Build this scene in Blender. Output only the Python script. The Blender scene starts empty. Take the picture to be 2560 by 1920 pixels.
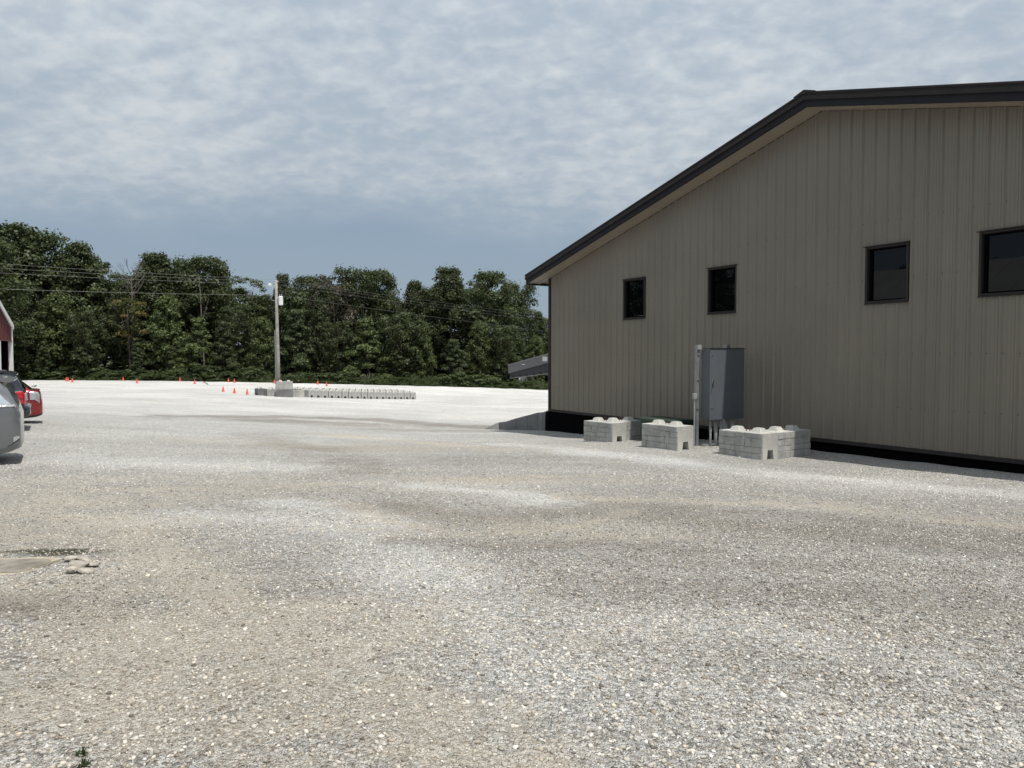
import bpy, math, random
import numpy as np
from mathutils import Vector, Matrix
random.seed(7)
RNG = np.random.default_rng(7)
R = math.radians
SC = bpy.context.scene
COL = SC.collection

# ------------------------------------------------------------------ camera
CAM_Z, PITCH, F = 1.70, R(2.162), 1850.0          # F: focal length in photograph pixels (2560 wide)
cd = bpy.data.cameras.new('camera')
cd.sensor_width = 36.0
cd.lens = 36.0 * F / 2560.0
cd.clip_start, cd.clip_end = 0.05, 3000
cam = bpy.data.objects.new('camera', cd)
COL.objects.link(cam)
cam.location = (0, 0, CAM_Z)
cam.rotation_euler = (math.pi / 2 - PITCH, 0, 0)
SC.camera = cam

# ------------------------------------------------------------------ sky, sun, exposure
SUN_EL, SUN_H = R(68), (0.6725, -0.7401)
world = bpy.data.worlds.new('World')
SC.world = world
world.use_nodes = True


class NT:
    """tiny node-tree helper"""
    def __init__(self, tree):
        self.t = tree
        self.n = tree.nodes
        self.l = tree.links

    def new(self, typ, **kw):
        nd = self.n.new(typ)
        for k, v in kw.items():
            if k.startswith('i_'):
                key = k[2:]
                key = int(key) if key.isdigit() else key.replace('_', ' ')
                self.put(nd.inputs[key], v)
            else:
                setattr(nd, k, v)
        return nd

    def put(self, sock, v):
        if isinstance(v, bpy.types.NodeSocket):
            self.l.new(v, sock)
        elif isinstance(v, (tuple, list)) and len(v) == 3 and sock.type == 'RGBA':
            sock.default_value = (*v, 1)
        else:
            sock.default_value = v

    def math(self, op, a, b=0.0, c=0.0, clamp=False):
        nd = self.new('ShaderNodeMath', operation=op, use_clamp=clamp)
        for i, v in enumerate((a, b, c)):
            self.put(nd.inputs[i], v)
        return nd.outputs[0]

    def vmath(self, op, a, b):
        nd = self.new('ShaderNodeVectorMath', operation=op)
        self.put(nd.inputs[0], a)
        self.put(nd.inputs[1], b)
        return nd.outputs[0]

    def mix(self, f, a, b, blend='MIX'):
        nd = self.new('ShaderNodeMix', data_type='RGBA', blend_type=blend)
        self.put(nd.inputs[0], f)
        self.put(nd.inputs[6], a)
        self.put(nd.inputs[7], b)
        return nd.outputs[2]

    def ramp(self, v, lo, hi, a=0.0, b=1.0, smooth=True):
        nd = self.new('ShaderNodeMapRange', interpolation_type='SMOOTHSTEP' if smooth else 'LINEAR', clamp=True)
        for i, x in enumerate((v, lo, hi, a, b)):
            self.put(nd.inputs[i], x)
        return nd.outputs[0]

    def noise(self, vec, scale, detail=4.0, rough=0.55, dist=0.0):
        nd = self.new('ShaderNodeTexNoise')
        self.put(nd.inputs['Vector'], vec)
        nd.inputs['Scale'].default_value = scale
        nd.inputs['Detail'].default_value = detail
        nd.inputs['Roughness'].default_value = rough
        nd.inputs['Distortion'].default_value = dist
        return nd.outputs['Fac']


def build_world():
    k = NT(world.node_tree)
    bg = k.n['Background']
    sky = k.new('ShaderNodeTexSky', sky_type='NISHITA', sun_disc=False)
    sky.sun_elevation = SUN_EL
    sky.sun_rotation = math.atan2(SUN_H[0], SUN_H[1])
    sky.air_density, sky.dust_density, sky.ozone_density = 1.0, 1.6, 1.3
    tc = k.new('ShaderNodeTexCoord')
    sep = k.new('ShaderNodeSeparateXYZ')
    k.put(sep.inputs[0], tc.outputs['Generated'])
    z = k.math('MAXIMUM', sep.outputs[2], 0.0)
    zz = k.math('ADD', z, 0.30)
    px = k.math('DIVIDE', sep.outputs[0], zz)
    py = k.math('DIVIDE', sep.outputs[1], zz)
    cmb = k.new('ShaderNodeCombineXYZ')
    k.put(cmb.inputs[0], px)
    k.put(cmb.inputs[1], py)
    P = cmb.outputs[0]                                   # the cloud deck, a flat layer overhead
    mp = k.new('ShaderNodeMapping')
    k.put(mp.inputs[0], P)
    mp.inputs['Rotation'].default_value = (0, 0, R(35))
    mp.inputs['Scale'].default_value = (1.0, 1.35, 1.0)
    big = k.noise(mp.outputs[0], 1.3, 4, 0.5, 0.4)
    puff = k.noise(mp.outputs[0], 12.0, 4, 0.5, 0.35)
    fine = k.noise(P, 30.0, 4, 0.5, 0.3)
    s = k.math('ADD', k.math('MULTIPLY', big, 0.42), k.math('ADD', k.math('MULTIPLY', puff, 0.42), k.math('MULTIPLY', fine, 0.18)))
    dens = k.ramp(s, 0.38, 0.66)
    # the deck ends some way off: clear hazy band over the horizon with a ragged edge
    edge = k.math('ADD', sep.outputs[2], k.math('MULTIPLY', k.math('SUBTRACT', k.noise(P, 0.55, 4, 0.6), 0.5), 0.22))
    deck = k.ramp(edge, 0.135, 0.23)
    thin = k.math('ADD', 0.66, k.math('MULTIPLY', dens, 0.30))
    cover = k.math('MULTIPLY', thin, deck)
    cloud = k.mix(k.ramp(s, 0.38, 0.74), (5.7, 6.45, 7.2), (7.5, 8.0, 8.3))
    cloud = k.mix(1.0, cloud, k.ramp(sep.outputs[2], 0.16, 0.50, 0.96, 1.14), 'MULTIPLY')   # brighter towards the high sun
    haze = k.ramp(sep.outputs[2], 0.0, 0.32, 1.0, 0.0)
    base = k.mix(k.math('MULTIPLY', haze, 0.6), k.mix(0.65, sky.outputs[0], (3.5, 4.65, 6.0)), (3.85, 4.65, 5.5))
    col = k.mix(cover, base, cloud)
    k.put(bg.inputs[0], col)
    bg.inputs[1].default_value = 0.085


build_world()
ld = bpy.data.lights.new('sun', 'SUN')
ld.energy, ld.angle, ld.color = 4.5, R(0.6), (1.0, 0.962, 0.905)
sun = bpy.data.objects.new('sun', ld)
COL.objects.link(sun)
sdir = Vector((SUN_H[0] * math.cos(SUN_EL), SUN_H[1] * math.cos(SUN_EL), math.sin(SUN_EL)))
sun.rotation_euler = sdir.to_track_quat('Z', 'Y').to_euler()
sun.location = (20, -20, 60)
SC.view_settings.view_transform = 'Standard'
SC.view_settings.look = 'None'
SC.view_settings.exposure = 0.0
SC.view_settings.gamma = 1.0
SC.cycles.max_bounces = 6
SC.cycles.diffuse_bounces = 3
SC.cycles.transparent_max_bounces = 8

# ------------------------------------------------------------------ terrain
_pts = np.array([
    (-9.5, 14.4, -.43), (-13.7, 21, -.44), (-15, 23.5, -.46), (6, 17, -.67), (8.2, 18.4, -.65), (10, 14.4, -.60),
    (1.4, 28.3, -1.17), (.7, 25.9, -1.17), (2.1, 24.8, -1.07), (-1.3, 32.4, -1.52), (2.9, 21.2, -.78), (4.75, 19.3, -.64), (-17.5, 58, -1.50), (-16.8, 61, -1.70),
    (-8.7, 67, -2.22), (-24.2, 62, -1.36), (-59, 92, -1.28), (-27.5, 86, -1.41), (-9.3, 86, -1.83), (-2, 90, -2.19),
    (4.6, 92, -2.53), (0, 0, 0), (0, 4, -.03), (0, -25, .15), (30, -5, -.2), (-30, -5, .05), (-24, 36, -.8), (45, 30, -.9),
    (-100, 92, -1.2), (-110, 20, -.6), (60, 100, -3.2), (0, 150, -3.0), (-90, 150, -1.8), (35, 60, -2.4), (120, -10, -.6),
    (120, 150, -3.4), (-120, -60, .2), (120, -60, -.2), (0, -90, .3)])


def _tps():
    p = _pts[:, :2]
    d = np.linalg.norm(p[:, None] - p[None], axis=2)
    K = np.where(d > 0, d * d * np.log(np.maximum(d, 1e-9)), 0) + 1.0 * np.eye(len(p))
    Q = np.hstack([np.ones((len(p), 1)), p])
    A = np.block([[K, Q], [Q.T, np.zeros((3, 3))]])
    return np.linalg.solve(A, np.concatenate([_pts[:, 2], np.zeros(3)]))


_W = _tps()


def gz(x, y):
    x = np.clip(np.asarray(x, float), -130, 130)
    y = np.clip(np.asarray(y, float), -80, 160)
    q = np.stack([x.ravel(), y.ravel()], 1)
    d = np.linalg.norm(q[:, None] - _pts[None, :, :2], axis=2)
    K = np.where(d > 0, d * d * np.log(np.maximum(d, 1e-9)), 0)
    return (K @ _W[:-3] + _W[-3] + q @ _W[-2:]).reshape(x.shape)


def g1(x, y):
    return float(gz(np.array([x]), np.array([y]))[0])


def ray(px, py):
    X, Y = (px - 1280) / F, -(py - 960) / F
    c, s = math.cos(PITCH), math.sin(PITCH)
    return Vector((X, c + Y * s, -s + Y * c))


def on_ground(px, py):
    d = ray(px, py)
    ts = np.concatenate([np.linspace(1.5, 30, 600), np.linspace(30.1, 140, 1200)])
    h = CAM_Z + ts * d.z - gz(ts * d.x, ts * d.y)
    i = int(np.argmax(h < 0))
    a, b = ts[i - 1], ts[i]
    t = a + (b - a) * h[i - 1] / (h[i - 1] - h[i])
    return Vector((d.x * t, d.y * t, CAM_Z + d.z * t))


def at_depth(px, py, D):
    d = ray(px, py)
    return Vector((d.x, d.y, d.z)) * (D / d.y) + Vector((0, 0, CAM_Z))


# ------------------------------------------------------------------ mesh helpers
class MB:
    def __init__(self):
        self.v, self.f = [], []

    def add(self, vs, fs):
        o = len(self.v)
        self.v += [tuple(p) for p in vs]
        self.f += [tuple(i + o for i in f) for f in fs]
        return self

    def box(self, x0, x1, y0, y1, z0, z1):
        v = [(x, y, z) for z in (z0, z1) for y in (y0, y1) for x in (x0, x1)]
        return self.add(v, [(0, 2, 3, 1), (4, 5, 7, 6), (0, 1, 5, 4), (2, 6, 7, 3), (0, 4, 6, 2), (1, 3, 7, 5)])

    def bev(self, x0, x1, y0, y1, z0, z1, b):
        """box with chamfered edges"""
        vs = []
        for sx, X in ((1, x0), (-1, x1)):
            for sy, Y in ((1, y0), (-1, y1)):
                for sz, Z in ((1, z0), (-1, z1)):
                    vs += [(X, Y + sy * b, Z + sz * b), (X + sx * b, Y, Z + sz * b), (X + sx * b, Y + sy * b, Z)]
        i = lambda a, c, d, k: (a * 4 + c * 2 + d) * 3 + k
        fs = []
        for a in (0, 1):
            q = [i(a, 0, 0, 0), i(a, 0, 1, 0), i(a, 1, 1, 0), i(a, 1, 0, 0)]
            fs.append(q if a == 0 else q[::-1])
            q = [i(0, a, 0, 1), i(1, a, 0, 1), i(1, a, 1, 1), i(0, a, 1, 1)]
            fs.append(q if a == 0 else q[::-1])
            q = [i(0, 0, a, 2), i(0, 1, a, 2), i(1, 1, a, 2), i(1, 0, a, 2)]
            fs.append(q if a == 0 else q[::-1])
        for a in (0, 1):
            for c in (0, 1):
                fs.append([i(a, c, 0, 0), i(a, c, 1, 0), i(a, c, 1, 1), i(a, c, 0, 1)][::(1 if (a ^ c) else -1)])
                fs.append([i(a, 0, c, 0), i(a, 1, c, 0), i(a, 1, c, 2), i(a, 0, c, 2)][::(-1 if (a ^ c) else 1)])
                fs.append([i(0, a, c, 1), i(1, a, c, 1), i(1, a, c, 2), i(0, a, c, 2)][::(1 if (a ^ c) else -1)])
                for d in (0, 1):
                    t = [i(a, c, d, 0), i(a, c, d, 1), i(a, c, d, 2)]
                    fs.append(t[::(-1 if (a ^ c ^ d) else 1)])
        return self.add(vs, fs)

    def prism(self, poly, axis, a, b):
        """extrude a 2D polygon along axis ('x','y','z') from a to b"""
        n = len(poly)
        mk = {'x': lambda p, t: (t, p[0], p[1]), 'y': lambda p, t: (p[0], t, p[1]), 'z': lambda p, t: (p[0], p[1], t)}[axis]
        vs = [mk(p, a) for p in poly] + [mk(p, b) for p in poly]
        fs = [tuple(range(n))[::-1], tuple(range(n, 2 * n))] + [(i, (i + 1) % n, n + (i + 1) % n, n + i) for i in range(n)]
        return self.add(vs, fs)

    def tube(self, pts, rad, seg=8, cap=True):
        pts = [Vector(p) for p in pts]
        rad = rad if isinstance(rad, (list, tuple)) else [rad] * len(pts)
        rings = []
        for i, p in enumerate(pts):
            d = (pts[min(i + 1, len(pts) - 1)] - pts[max(i - 1, 0)]).normalized()
            a = d.cross(Vector((0, 0, 1)) if abs(d.z) < .95 else Vector((1, 0, 0))).normalized()
            b = d.cross(a)
            rings.append([p + (a * math.cos(2 * math.pi * k / seg) + b * math.sin(2 * math.pi * k / seg)) * rad[i] for k in range(seg)])
        vs = [q for r_ in rings for q in r_]
        fs = [(i * seg + k, i * seg + (k + 1) % seg, (i + 1) * seg + (k + 1) % seg, (i + 1) * seg + k)
              for i in range(len(pts) - 1) for k in range(seg)]
        if cap:
            fs += [tuple(range(seg))[::-1], tuple(range((len(pts) - 1) * seg, len(pts) * seg))]
        return self.add(vs, fs)

    def lathe(self, prof, seg=16, c=(0, 0, 0)):
        vs = [(c[0] + r_ * math.cos(2 * math.pi * k / seg), c[1] + r_ * math.sin(2 * math.pi * k / seg), c[2] + z) for r_, z in prof for k in range(seg)]
        fs = [(i * seg + k, i * seg + (k + 1) % seg, (i + 1) * seg + (k + 1) % seg, (i + 1) * seg + k)
              for i in range(len(prof) - 1) for k in range(seg)]
        fs += [tuple(range(seg))[::-1], tuple(range((len(prof) - 1) * seg, len(prof) * seg))]
        return self.add(vs, fs)

    def mesh(self, name, mat=None, smooth=False):
        me = bpy.data.meshes.new(name)
        me.from_pydata(self.v, [], self.f)
        if mat:
            me.materials.append(mat)
        if smooth:
            me.polygons.foreach_set('use_smooth', [True] * len(me.polygons))
        me.update()
        return me


def np_mesh(name, V, Fq, mat, tint=None, smooth=False):
    """mesh from numpy arrays: V (n,3), Fq (m,k)"""
    me = bpy.data.meshes.new(name)
    k = Fq.shape[1]
    me.vertices.add(len(V))
    me.vertices.foreach_set('co', np.ascontiguousarray(V, np.float32).ravel())
    me.loops.add(Fq.size)
    me.loops.foreach_set('vertex_index', np.ascontiguousarray(Fq, np.int32).ravel())
    me.polygons.add(len(Fq))
    me.polygons.foreach_set('loop_start', np.arange(0, Fq.size, k, dtype=np.int32))
    if smooth:
        me.polygons.foreach_set('use_smooth', np.ones(len(Fq), bool))
    if tint is not None:
        for nm, arr in tint.items():
            a = me.attributes.new(nm, 'FLOAT', 'POINT')
            a.data.foreach_set('value', np.ascontiguousarray(arr, np.float32))
    me.materials.append(mat)
    me.update(calc_edges=True)
    return me


def link(name, me, parent=None, loc=(0, 0, 0), rot=(0, 0, 0), scl=None):
    o = bpy.data.objects.new(name, me)
    COL.objects.link(o)
    o.location, o.rotation_euler = loc, rot
    if scl is not None:
        o.scale = scl if isinstance(scl, (tuple, list)) else (scl,) * 3
    if parent:
        o.parent = parent
    return o


def part(name, mb, mat, parent=None, smooth=False, **kw):
    return link(name, mb.mesh(name, mat, smooth), parent, **kw)


def tag(o, label=None, cat=None, group=None, kind=None):
    for k_, v_ in (('label', label), ('category', cat), ('group', group), ('kind', kind)):
        if v_:
            o[k_] = v_
    return o


def thing(name, label, cat, loc=(0, 0, 0), rz=0.0, group=None):
    return tag(link(name, None, None, loc, (0, 0, rz)), label, cat, group)


def copy_tree(o, parent=None):
    c = o.copy()
    COL.objects.link(c)
    c.parent = parent
    for ch in o.children:
        copy_tree(ch, c)
    return c


# ------------------------------------------------------------------ materials
MATS = {}


def mat(name):
    m = bpy.data.materials.new(name)
    m.use_nodes = True
    MATS[name] = m
    k = NT(m.node_tree)
    return m, k, k.n['Principled BSDF']


def simple(name, col, rough=0.6, metal=0.0, var=0.12, scale=6.0, bump=0.0, bscale=40.0, spec=0.5, coat=0.0, streak=0.0):
    """painted or plain surface with uneven tone, grain and a little relief"""
    m, k, b = mat(name)
    tc = k.new('ShaderNodeTexCoord')
    v = tc.outputs['Object']
    n = k.noise(v, scale, 5, 0.6)
    c = k.mix(k.ramp(n, .3, .7), tuple(x * (1 - var) for x in col), tuple(min(1, x * (1 + var)) for x in col))
    if streak:
        mp = k.new('ShaderNodeMapping')
        k.put(mp.inputs[0], v)
        mp.inputs['Scale'].default_value = (5, 5, .35)
        sn = k.ramp(k.noise(mp.outputs[0], 2.2, 5, .6), .5, .8)
        c = k.mix(k.math('MULTIPLY', sn, streak), c, tuple(x * .55 for x in col))
    k.put(b.inputs['Base Color'], c)
    k.put(b.inputs['Roughness'], k.ramp(n, .2, .8, max(0.02, rough - .08), min(1, rough + .08), False))
    b.inputs['Metallic'].default_value = metal
    b.inputs['Specular IOR Level'].default_value = spec
    b.inputs['Coat Weight'].default_value = coat
    b.inputs['Coat Roughness'].default_value = .04
    if bump:
        bp = k.new('ShaderNodeBump')
        bp.inputs['Strength'].default_value = bump
        bp.inputs['Distance'].default_value = .01
        k.put(bp.inputs['Height'], k.noise(v, bscale, 5, .65))
        k.put(b.inputs['Normal'], bp.outputs[0])
    return m


M_PANEL = simple('tan_steel_panel', (.192, .170, .136), .42, 0, .06, .5, .05, 3, .5, streak=.16)
def vary(m, amt):
    k = NT(m.node_tree)
    b = k.n['Principled BSDF']
    src = b.inputs['Base Color'].links[0].from_socket
    oi = k.new('ShaderNodeObjectInfo')
    k.put(b.inputs['Base Color'], k.mix(1.0, src, k.ramp(oi.outputs['Random'], 0, 1, 1 - amt, 1 + amt, False), 'MULTIPLY'))


vary(M_PANEL, .045)
M_TRIM = simple('charcoal_trim', (.034, .030, .029), .55, 0, .12, 3, 0, 1, .15)
M_TRIM2 = simple('charcoal_fascia', (.021, .020, .024), .55, 0, .12, 3, 0, 1, .15)
M_SOFFIT = simple('tan_soffit', (.30, .26, .205), .55, 0, .06, 2)
M_ROOF = simple('dark_roof_metal', (.055, .050, .050), .45, 0, .12, 2)
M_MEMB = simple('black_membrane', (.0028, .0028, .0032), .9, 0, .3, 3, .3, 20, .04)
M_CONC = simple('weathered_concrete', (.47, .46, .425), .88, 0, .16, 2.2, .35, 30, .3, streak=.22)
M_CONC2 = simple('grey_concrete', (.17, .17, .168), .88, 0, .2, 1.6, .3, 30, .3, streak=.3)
M_CONCF = simple('cast_concrete_shaded', (.36, .356, .336), .9, 0, .18, 3.0, .35, 30, .3, streak=.35)  # shade on the blocks' long faces is put into this darker tone
M_IRON = simple('rusty_steel', (.10, .045, .025), .8, .3, .4, 30, .3, 80)
M_CAB = simple('cabinet_paint', (.105, .118, .130), .6, 0, .05, 2, 0, 1, .15)
M_GALV = simple('galvanised_steel', (.27, .275, .285), .5, .5, .15, 8)
M_PVC = simple('grey_pipe', (.30, .31, .31), .5, 0, .08, 4)
M_CHROME = simple('bright_metal', (.75, .75, .76), .18, 1, .05, 10)
M_GREEN = simple('green_box_paint', (.030, .050, .036), .5, 0, .15, 3)
M_CONE = simple('orange_cone_vinyl', (.68, .085, .05), .65, 0, .22, 9)
M_CONEB = simple('cone_base_rubber', (.45, .07, .045), .7, 0, .2, 8)
M_WOOD = simple('weathered_pole_wood', (.30, .28, .25), .9, 0, .22, 3, .6, 14, .2, streak=.4)
M_WHITE = simple('white_paint', (.72, .72, .70), .5, 0, .06, 3)
M_WIRE = simple('aluminium_wire', (.11, .11, .105), .5, .5, .1, 5)
M_DARK = simple('dark_rubber', (.012, .012, .013), .7, 0, .2, 10)
M_RED = simple('red_steel_panel', (.105, .022, .024), .5, 0, .08, 1)
M_PALE = simple('pale_roof_metal', (.36, .36, .35), .5, 0, .08, .6)
M_BARK = simple('bark', (.085, .070, .055), .95, 0, .35, 5, .8, 16, .15)
M_DEADW = simple('dead_wood', (.17, .15, .135), .95, 0, .3, 5, .6, 16, .15)
M_SLAB = simple('trowelled_slab', (.215, .195, .165), .97, 0, .32, 4.5, .3, 40, .05)
M_SLABE = simple('dusty_slab_edge', (.36, .315, .24), .97, 0, .2, 4, .4, 40, .2)
M_PLASTIC = simple('black_plastic', (.02, .02, .022), .55, 0, .1, 5)
M_SILVER = simple('silver_paint', (.19, .195, .205), .30, .45, .03, 2, coat=.6)
M_NAVY = simple('dark_blue_paint', (.020, .024, .034), .25, .3, .03, 2, coat=.8)
M_CARRED = simple('red_paint', (.24, .008, .013), .25, .25, .03, 2, coat=.8)
M_TAIL = simple('red_lens', (.50, .008, .012), .12, 0, .05, 5, coat=.7)
M_CLEAR = simple('clear_lens', (.55, .56, .57), .12, .5, .15, 25, coat=.6)


def glass(name, col, rough=.01, spec=.5, dim=1.0):
    m, k, b = mat(name)
    b.inputs['Base Color'].default_value = (*col, 1)
    b.inputs['Roughness'].default_value = rough
    b.inputs['Specular IOR Level'].default_value = spec
    tc = k.new('ShaderNodeTexCoord')
    bp = k.new('ShaderNodeBump')
    bp.inputs['Strength'].default_value = .05
    bp.inputs['Distance'].default_value = .02
    k.put(bp.inputs['Height'], k.noise(tc.outputs['Object'], 1.3, 1, .4))
    k.put(b.inputs['Normal'], bp.outputs[0])
    return m


M_GLASS = glass('tinted_window_glass', (.002, .002, .0025), .01, .28)
M_CGLASS = glass('car_glass', (.01, .011, .012), .02, .6)
M_VGLASS = simple('mirrored_privacy_glass', (.92, .93, .95), .06, .95, .02, 2)


def leaf_mat(name, dark, light, warm=(.20, .14, .03), w_amt=0.0):
    m, k, b = mat(name)
    at = k.new('ShaderNodeAttribute', attribute_name='tint')
    oi = k.new('ShaderNodeObjectInfo')
    c = k.mix(at.outputs['Fac'], dark, light)
    c = k.mix(k.math('MULTIPLY', oi.outputs['Random'], .45), c, tuple(x * y for x, y in zip(dark, (1.25, .9, .9))))
    if w_amt:
        aw = k.new('ShaderNodeAttribute', attribute_name='warm')
        c = k.mix(k.math('MULTIPLY', aw.outputs['Fac'], w_amt), c, warm)
    k.put(b.inputs['Base Color'], c)
    b.inputs['Roughness'].default_value = .55
    b.inputs['Specular IOR Level'].default_value = .35
    tr = k.new('ShaderNodeBsdfTranslucent')
    k.put(tr.inputs[0], k.mix(.5, c, (.10, .14, .02)))
    mx = k.new('ShaderNodeMixShader')
    mx.inputs[0].default_value = .28
    k.l.new(b.outputs[0], mx.inputs[1])
    k.l.new(tr.outputs[0], mx.inputs[2])
    k.l.new(mx.outputs[0], k.n['Material Output'].inputs[0])
    return m


M_LEAF = leaf_mat('oak_leaves', (.027, .041, .016), (.130, .165, .066))
M_LEAF2 = leaf_mat('bright_leaves', (.038, .058, .019), (.168, .208, .070))
M_LEAF3 = leaf_mat('dry_grey_leaves', (.050, .048, .034), (.110, .105, .075))
M_LEAF4 = leaf_mat('yellowing_leaves', (.045, .058, .016), (.13, .125, .03), (.24, .15, .04), .4)
M_WEED = leaf_mat('weed_leaves', (.032, .050, .017), (.095, .130, .045))


def gravel_mat():
    m, k, b = mat('limestone_gravel')
    tc = k.new('ShaderNodeTexCoord')
    v = tc.outputs['Object']
    dust = k.new('ShaderNodeAttribute', attribute_name='dust').outputs['Fac']
    dark = k.new('ShaderNodeAttribute', attribute_name='dark').outputs['Fac']
    damp = k.new('ShaderNodeAttribute', attribute_name='damp').outputs['Fac']
    white = k.new('ShaderNodeAttribute', attribute_name='white').outputs['Fac']
    n1 = k.noise(v, .55, 6, .62)
    n2 = k.noise(v, 2.6, 5, .6)
    n3 = k.noise(v, 11.0, 4, .6)

    def vor(scale, feat='F1'):
        nd = k.new('ShaderNodeTexVoronoi', feature=feat)
        k.put(nd.inputs['Vector'], v)
        nd.inputs['Scale'].default_value = scale
        return nd
    va, vb = vor(42.0), vor(105.0)
    sep = k.new('ShaderNodeSeparateColor')
    k.put(sep.inputs[0], va.outputs['Color'])
    sep2 = k.new('ShaderNodeSeparateColor')
    k.put(sep2.inputs[0], vb.outputs['Color'])
    dm = k.math('ADD', dust, k.math('ADD', k.math('MULTIPLY', k.math('SUBTRACT', n1, .5), 1.1), k.math('MULTIPLY', k.math('SUBTRACT', n2, .5), 1.3)))
    dmask = k.ramp(dm, .22, .78)
    kmask = k.ramp(k.math('ADD', dark, k.math('ADD', k.math('MULTIPLY', k.math('SUBTRACT', n2, .5), .9), k.math('MULTIPLY', k.math('SUBTRACT', n1, .5), .9))), .2, .85)
    stone = k.mix(k.math('POWER', sep.outputs[0], 1.15), (.11, .105, .095), (.88, .865, .82))
    stone = k.mix(k.math('MULTIPLY', k.math('GREATER_THAN', sep.outputs[1], .86), .6), stone, (.42, .33, .24))
    small = k.mix(k.math('POWER', sep2.outputs[0], 1.2), (.12, .110, .092), (.82, .775, .69))
    c = k.mix(.40, stone, small)
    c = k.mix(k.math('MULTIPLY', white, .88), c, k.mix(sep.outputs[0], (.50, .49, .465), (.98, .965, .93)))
    fines = k.mix(n3, (.40, .335, .24), (.58, .505, .385))
    c = k.mix(k.math('MULTIPLY', dmask, .62), c, k.mix(.58, small, fines))
    c = k.mix(k.math('MULTIPLY', kmask, .72), c, k.mix(sep2.outputs[0], (.10, .086, .07), (.52, .47, .41)))
    c = k.mix(k.math('MULTIPLY', k.ramp(k.math('ADD', damp, k.math('MULTIPLY', k.math('SUBTRACT', n3, .5), .9)), .25, .8), .9), c, (.075, .068, .038))
    c = k.mix(1.0, c, k.ramp(k.noise(v, .16, 6, .65), .28, .72, .84, 1.06), 'MULTIPLY')
    mp = k.new('ShaderNodeMapping')
    k.put(mp.inputs[0], v)
    mp.inputs['Scale'].default_value = (.07, .75, 1)
    c = k.mix(1.0, c, k.ramp(k.noise(mp.outputs[0], 1.0, 6, .6), .3, .7, .91, 1.04), 'MULTIPLY')   # faint lanes where trucks pass
    # joints between the stones are recessed in the relief below, only slightly dirtier here
    k.put(b.inputs['Base Color'], c)
    b.inputs['Roughness'].default_value = .95
    b.inputs['Specular IOR Level'].default_value = .15
    h = k.math('ADD', k.math('MULTIPLY', k.math('SUBTRACT', 1.0, va.outputs['Distance']), .6), k.math('MULTIPLY', k.math('SUBTRACT', 1.0, vb.outputs['Distance']), .4))
    h = k.math('MULTIPLY', h, k.math('SUBTRACT', 1.0, k.math('MULTIPLY', dmask, .35)))
    bp = k.new('ShaderNodeBump')
    bp.inputs['Strength'].default_value = 1.0
    bp.inputs['Distance'].default_value = .05
    k.put(bp.inputs['Height'], h)
    k.put(b.inputs['Normal'], bp.outputs[0])
    return m


def stone_mat():
    m, k, b = mat('loose_limestone')
    at = k.new('ShaderNodeAttribute', attribute_name='tint').outputs['Fac']
    hue = k.new('ShaderNodeAttribute', attribute_name='hue').outputs['Fac']
    c = k.mix(at, (.11, .105, .095), (.80, .785, .745))
    c = k.mix(hue, c, k.mix(at, (.15, .12, .088), (.70, .61, .47)))
    k.put(b.inputs['Base Color'], c)
    b.inputs['Roughness'].default_value = .9
    b.inputs['Specular IOR Level'].default_value = .2
    return m


def grass_ground_mat():
    m, k, b = mat('rough_grass_ground')
    tc = k.new('ShaderNodeTexCoord')
    n = k.noise(tc.outputs['Object'], .8, 8, .65)
    k.put(b.inputs['Base Color'], k.mix(k.ramp(n, .3, .7), (.035, .042, .018), (.075, .085, .035)))
    b.inputs['Roughness'].default_value = 1.0
    b.inputs['Specular IOR Level'].default_value = .1
    return m


M_GRAVEL, M_STONE, M_GRASSG = gravel_mat(), stone_mat(), grass_ground_mat()

# ------------------------------------------------------------------ ground sheets
EDGE_X = np.array([-140, -115, -88, -59, -43, -27.5, -18, -9.3, -2, 4.6, 25, 60])
EDGE_Y = np.array([60, 88, 93, 92, 89, 86, 85.5, 86, 90, 92, 96, 96])


def edge_y(x):
    return np.interp(x, EDGE_X, EDGE_Y) + .25 * np.sin(np.asarray(x) * 1.3) + .2 * np.sin(np.asarray(x) * 3.1 + 1)


def grid_faces(nu, nv):
    i = np.arange(nu * nv).reshape(nu, nv)
    return np.stack([i[:-1, :-1].ravel(), i[1:, :-1].ravel(), i[1:, 1:].ravel(), i[:-1, 1:].ravel()], 1)


_sa, _sb = on_ground(163, 1399), on_ground(160, 1438)
SLAB = (_sa.x, _sb.y, _sa.y)             # right end, near and far edge of the slab
BLOBS = {'dust': [], 'dark': [], 'damp': [], 'white': []}


def blob(kind, px, py, rx, ry, amt, ang=0.0):
    p = on_ground(px, py)
    BLOBS[kind].append((p.x, p.y, rx, ry, amt, ang))


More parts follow.
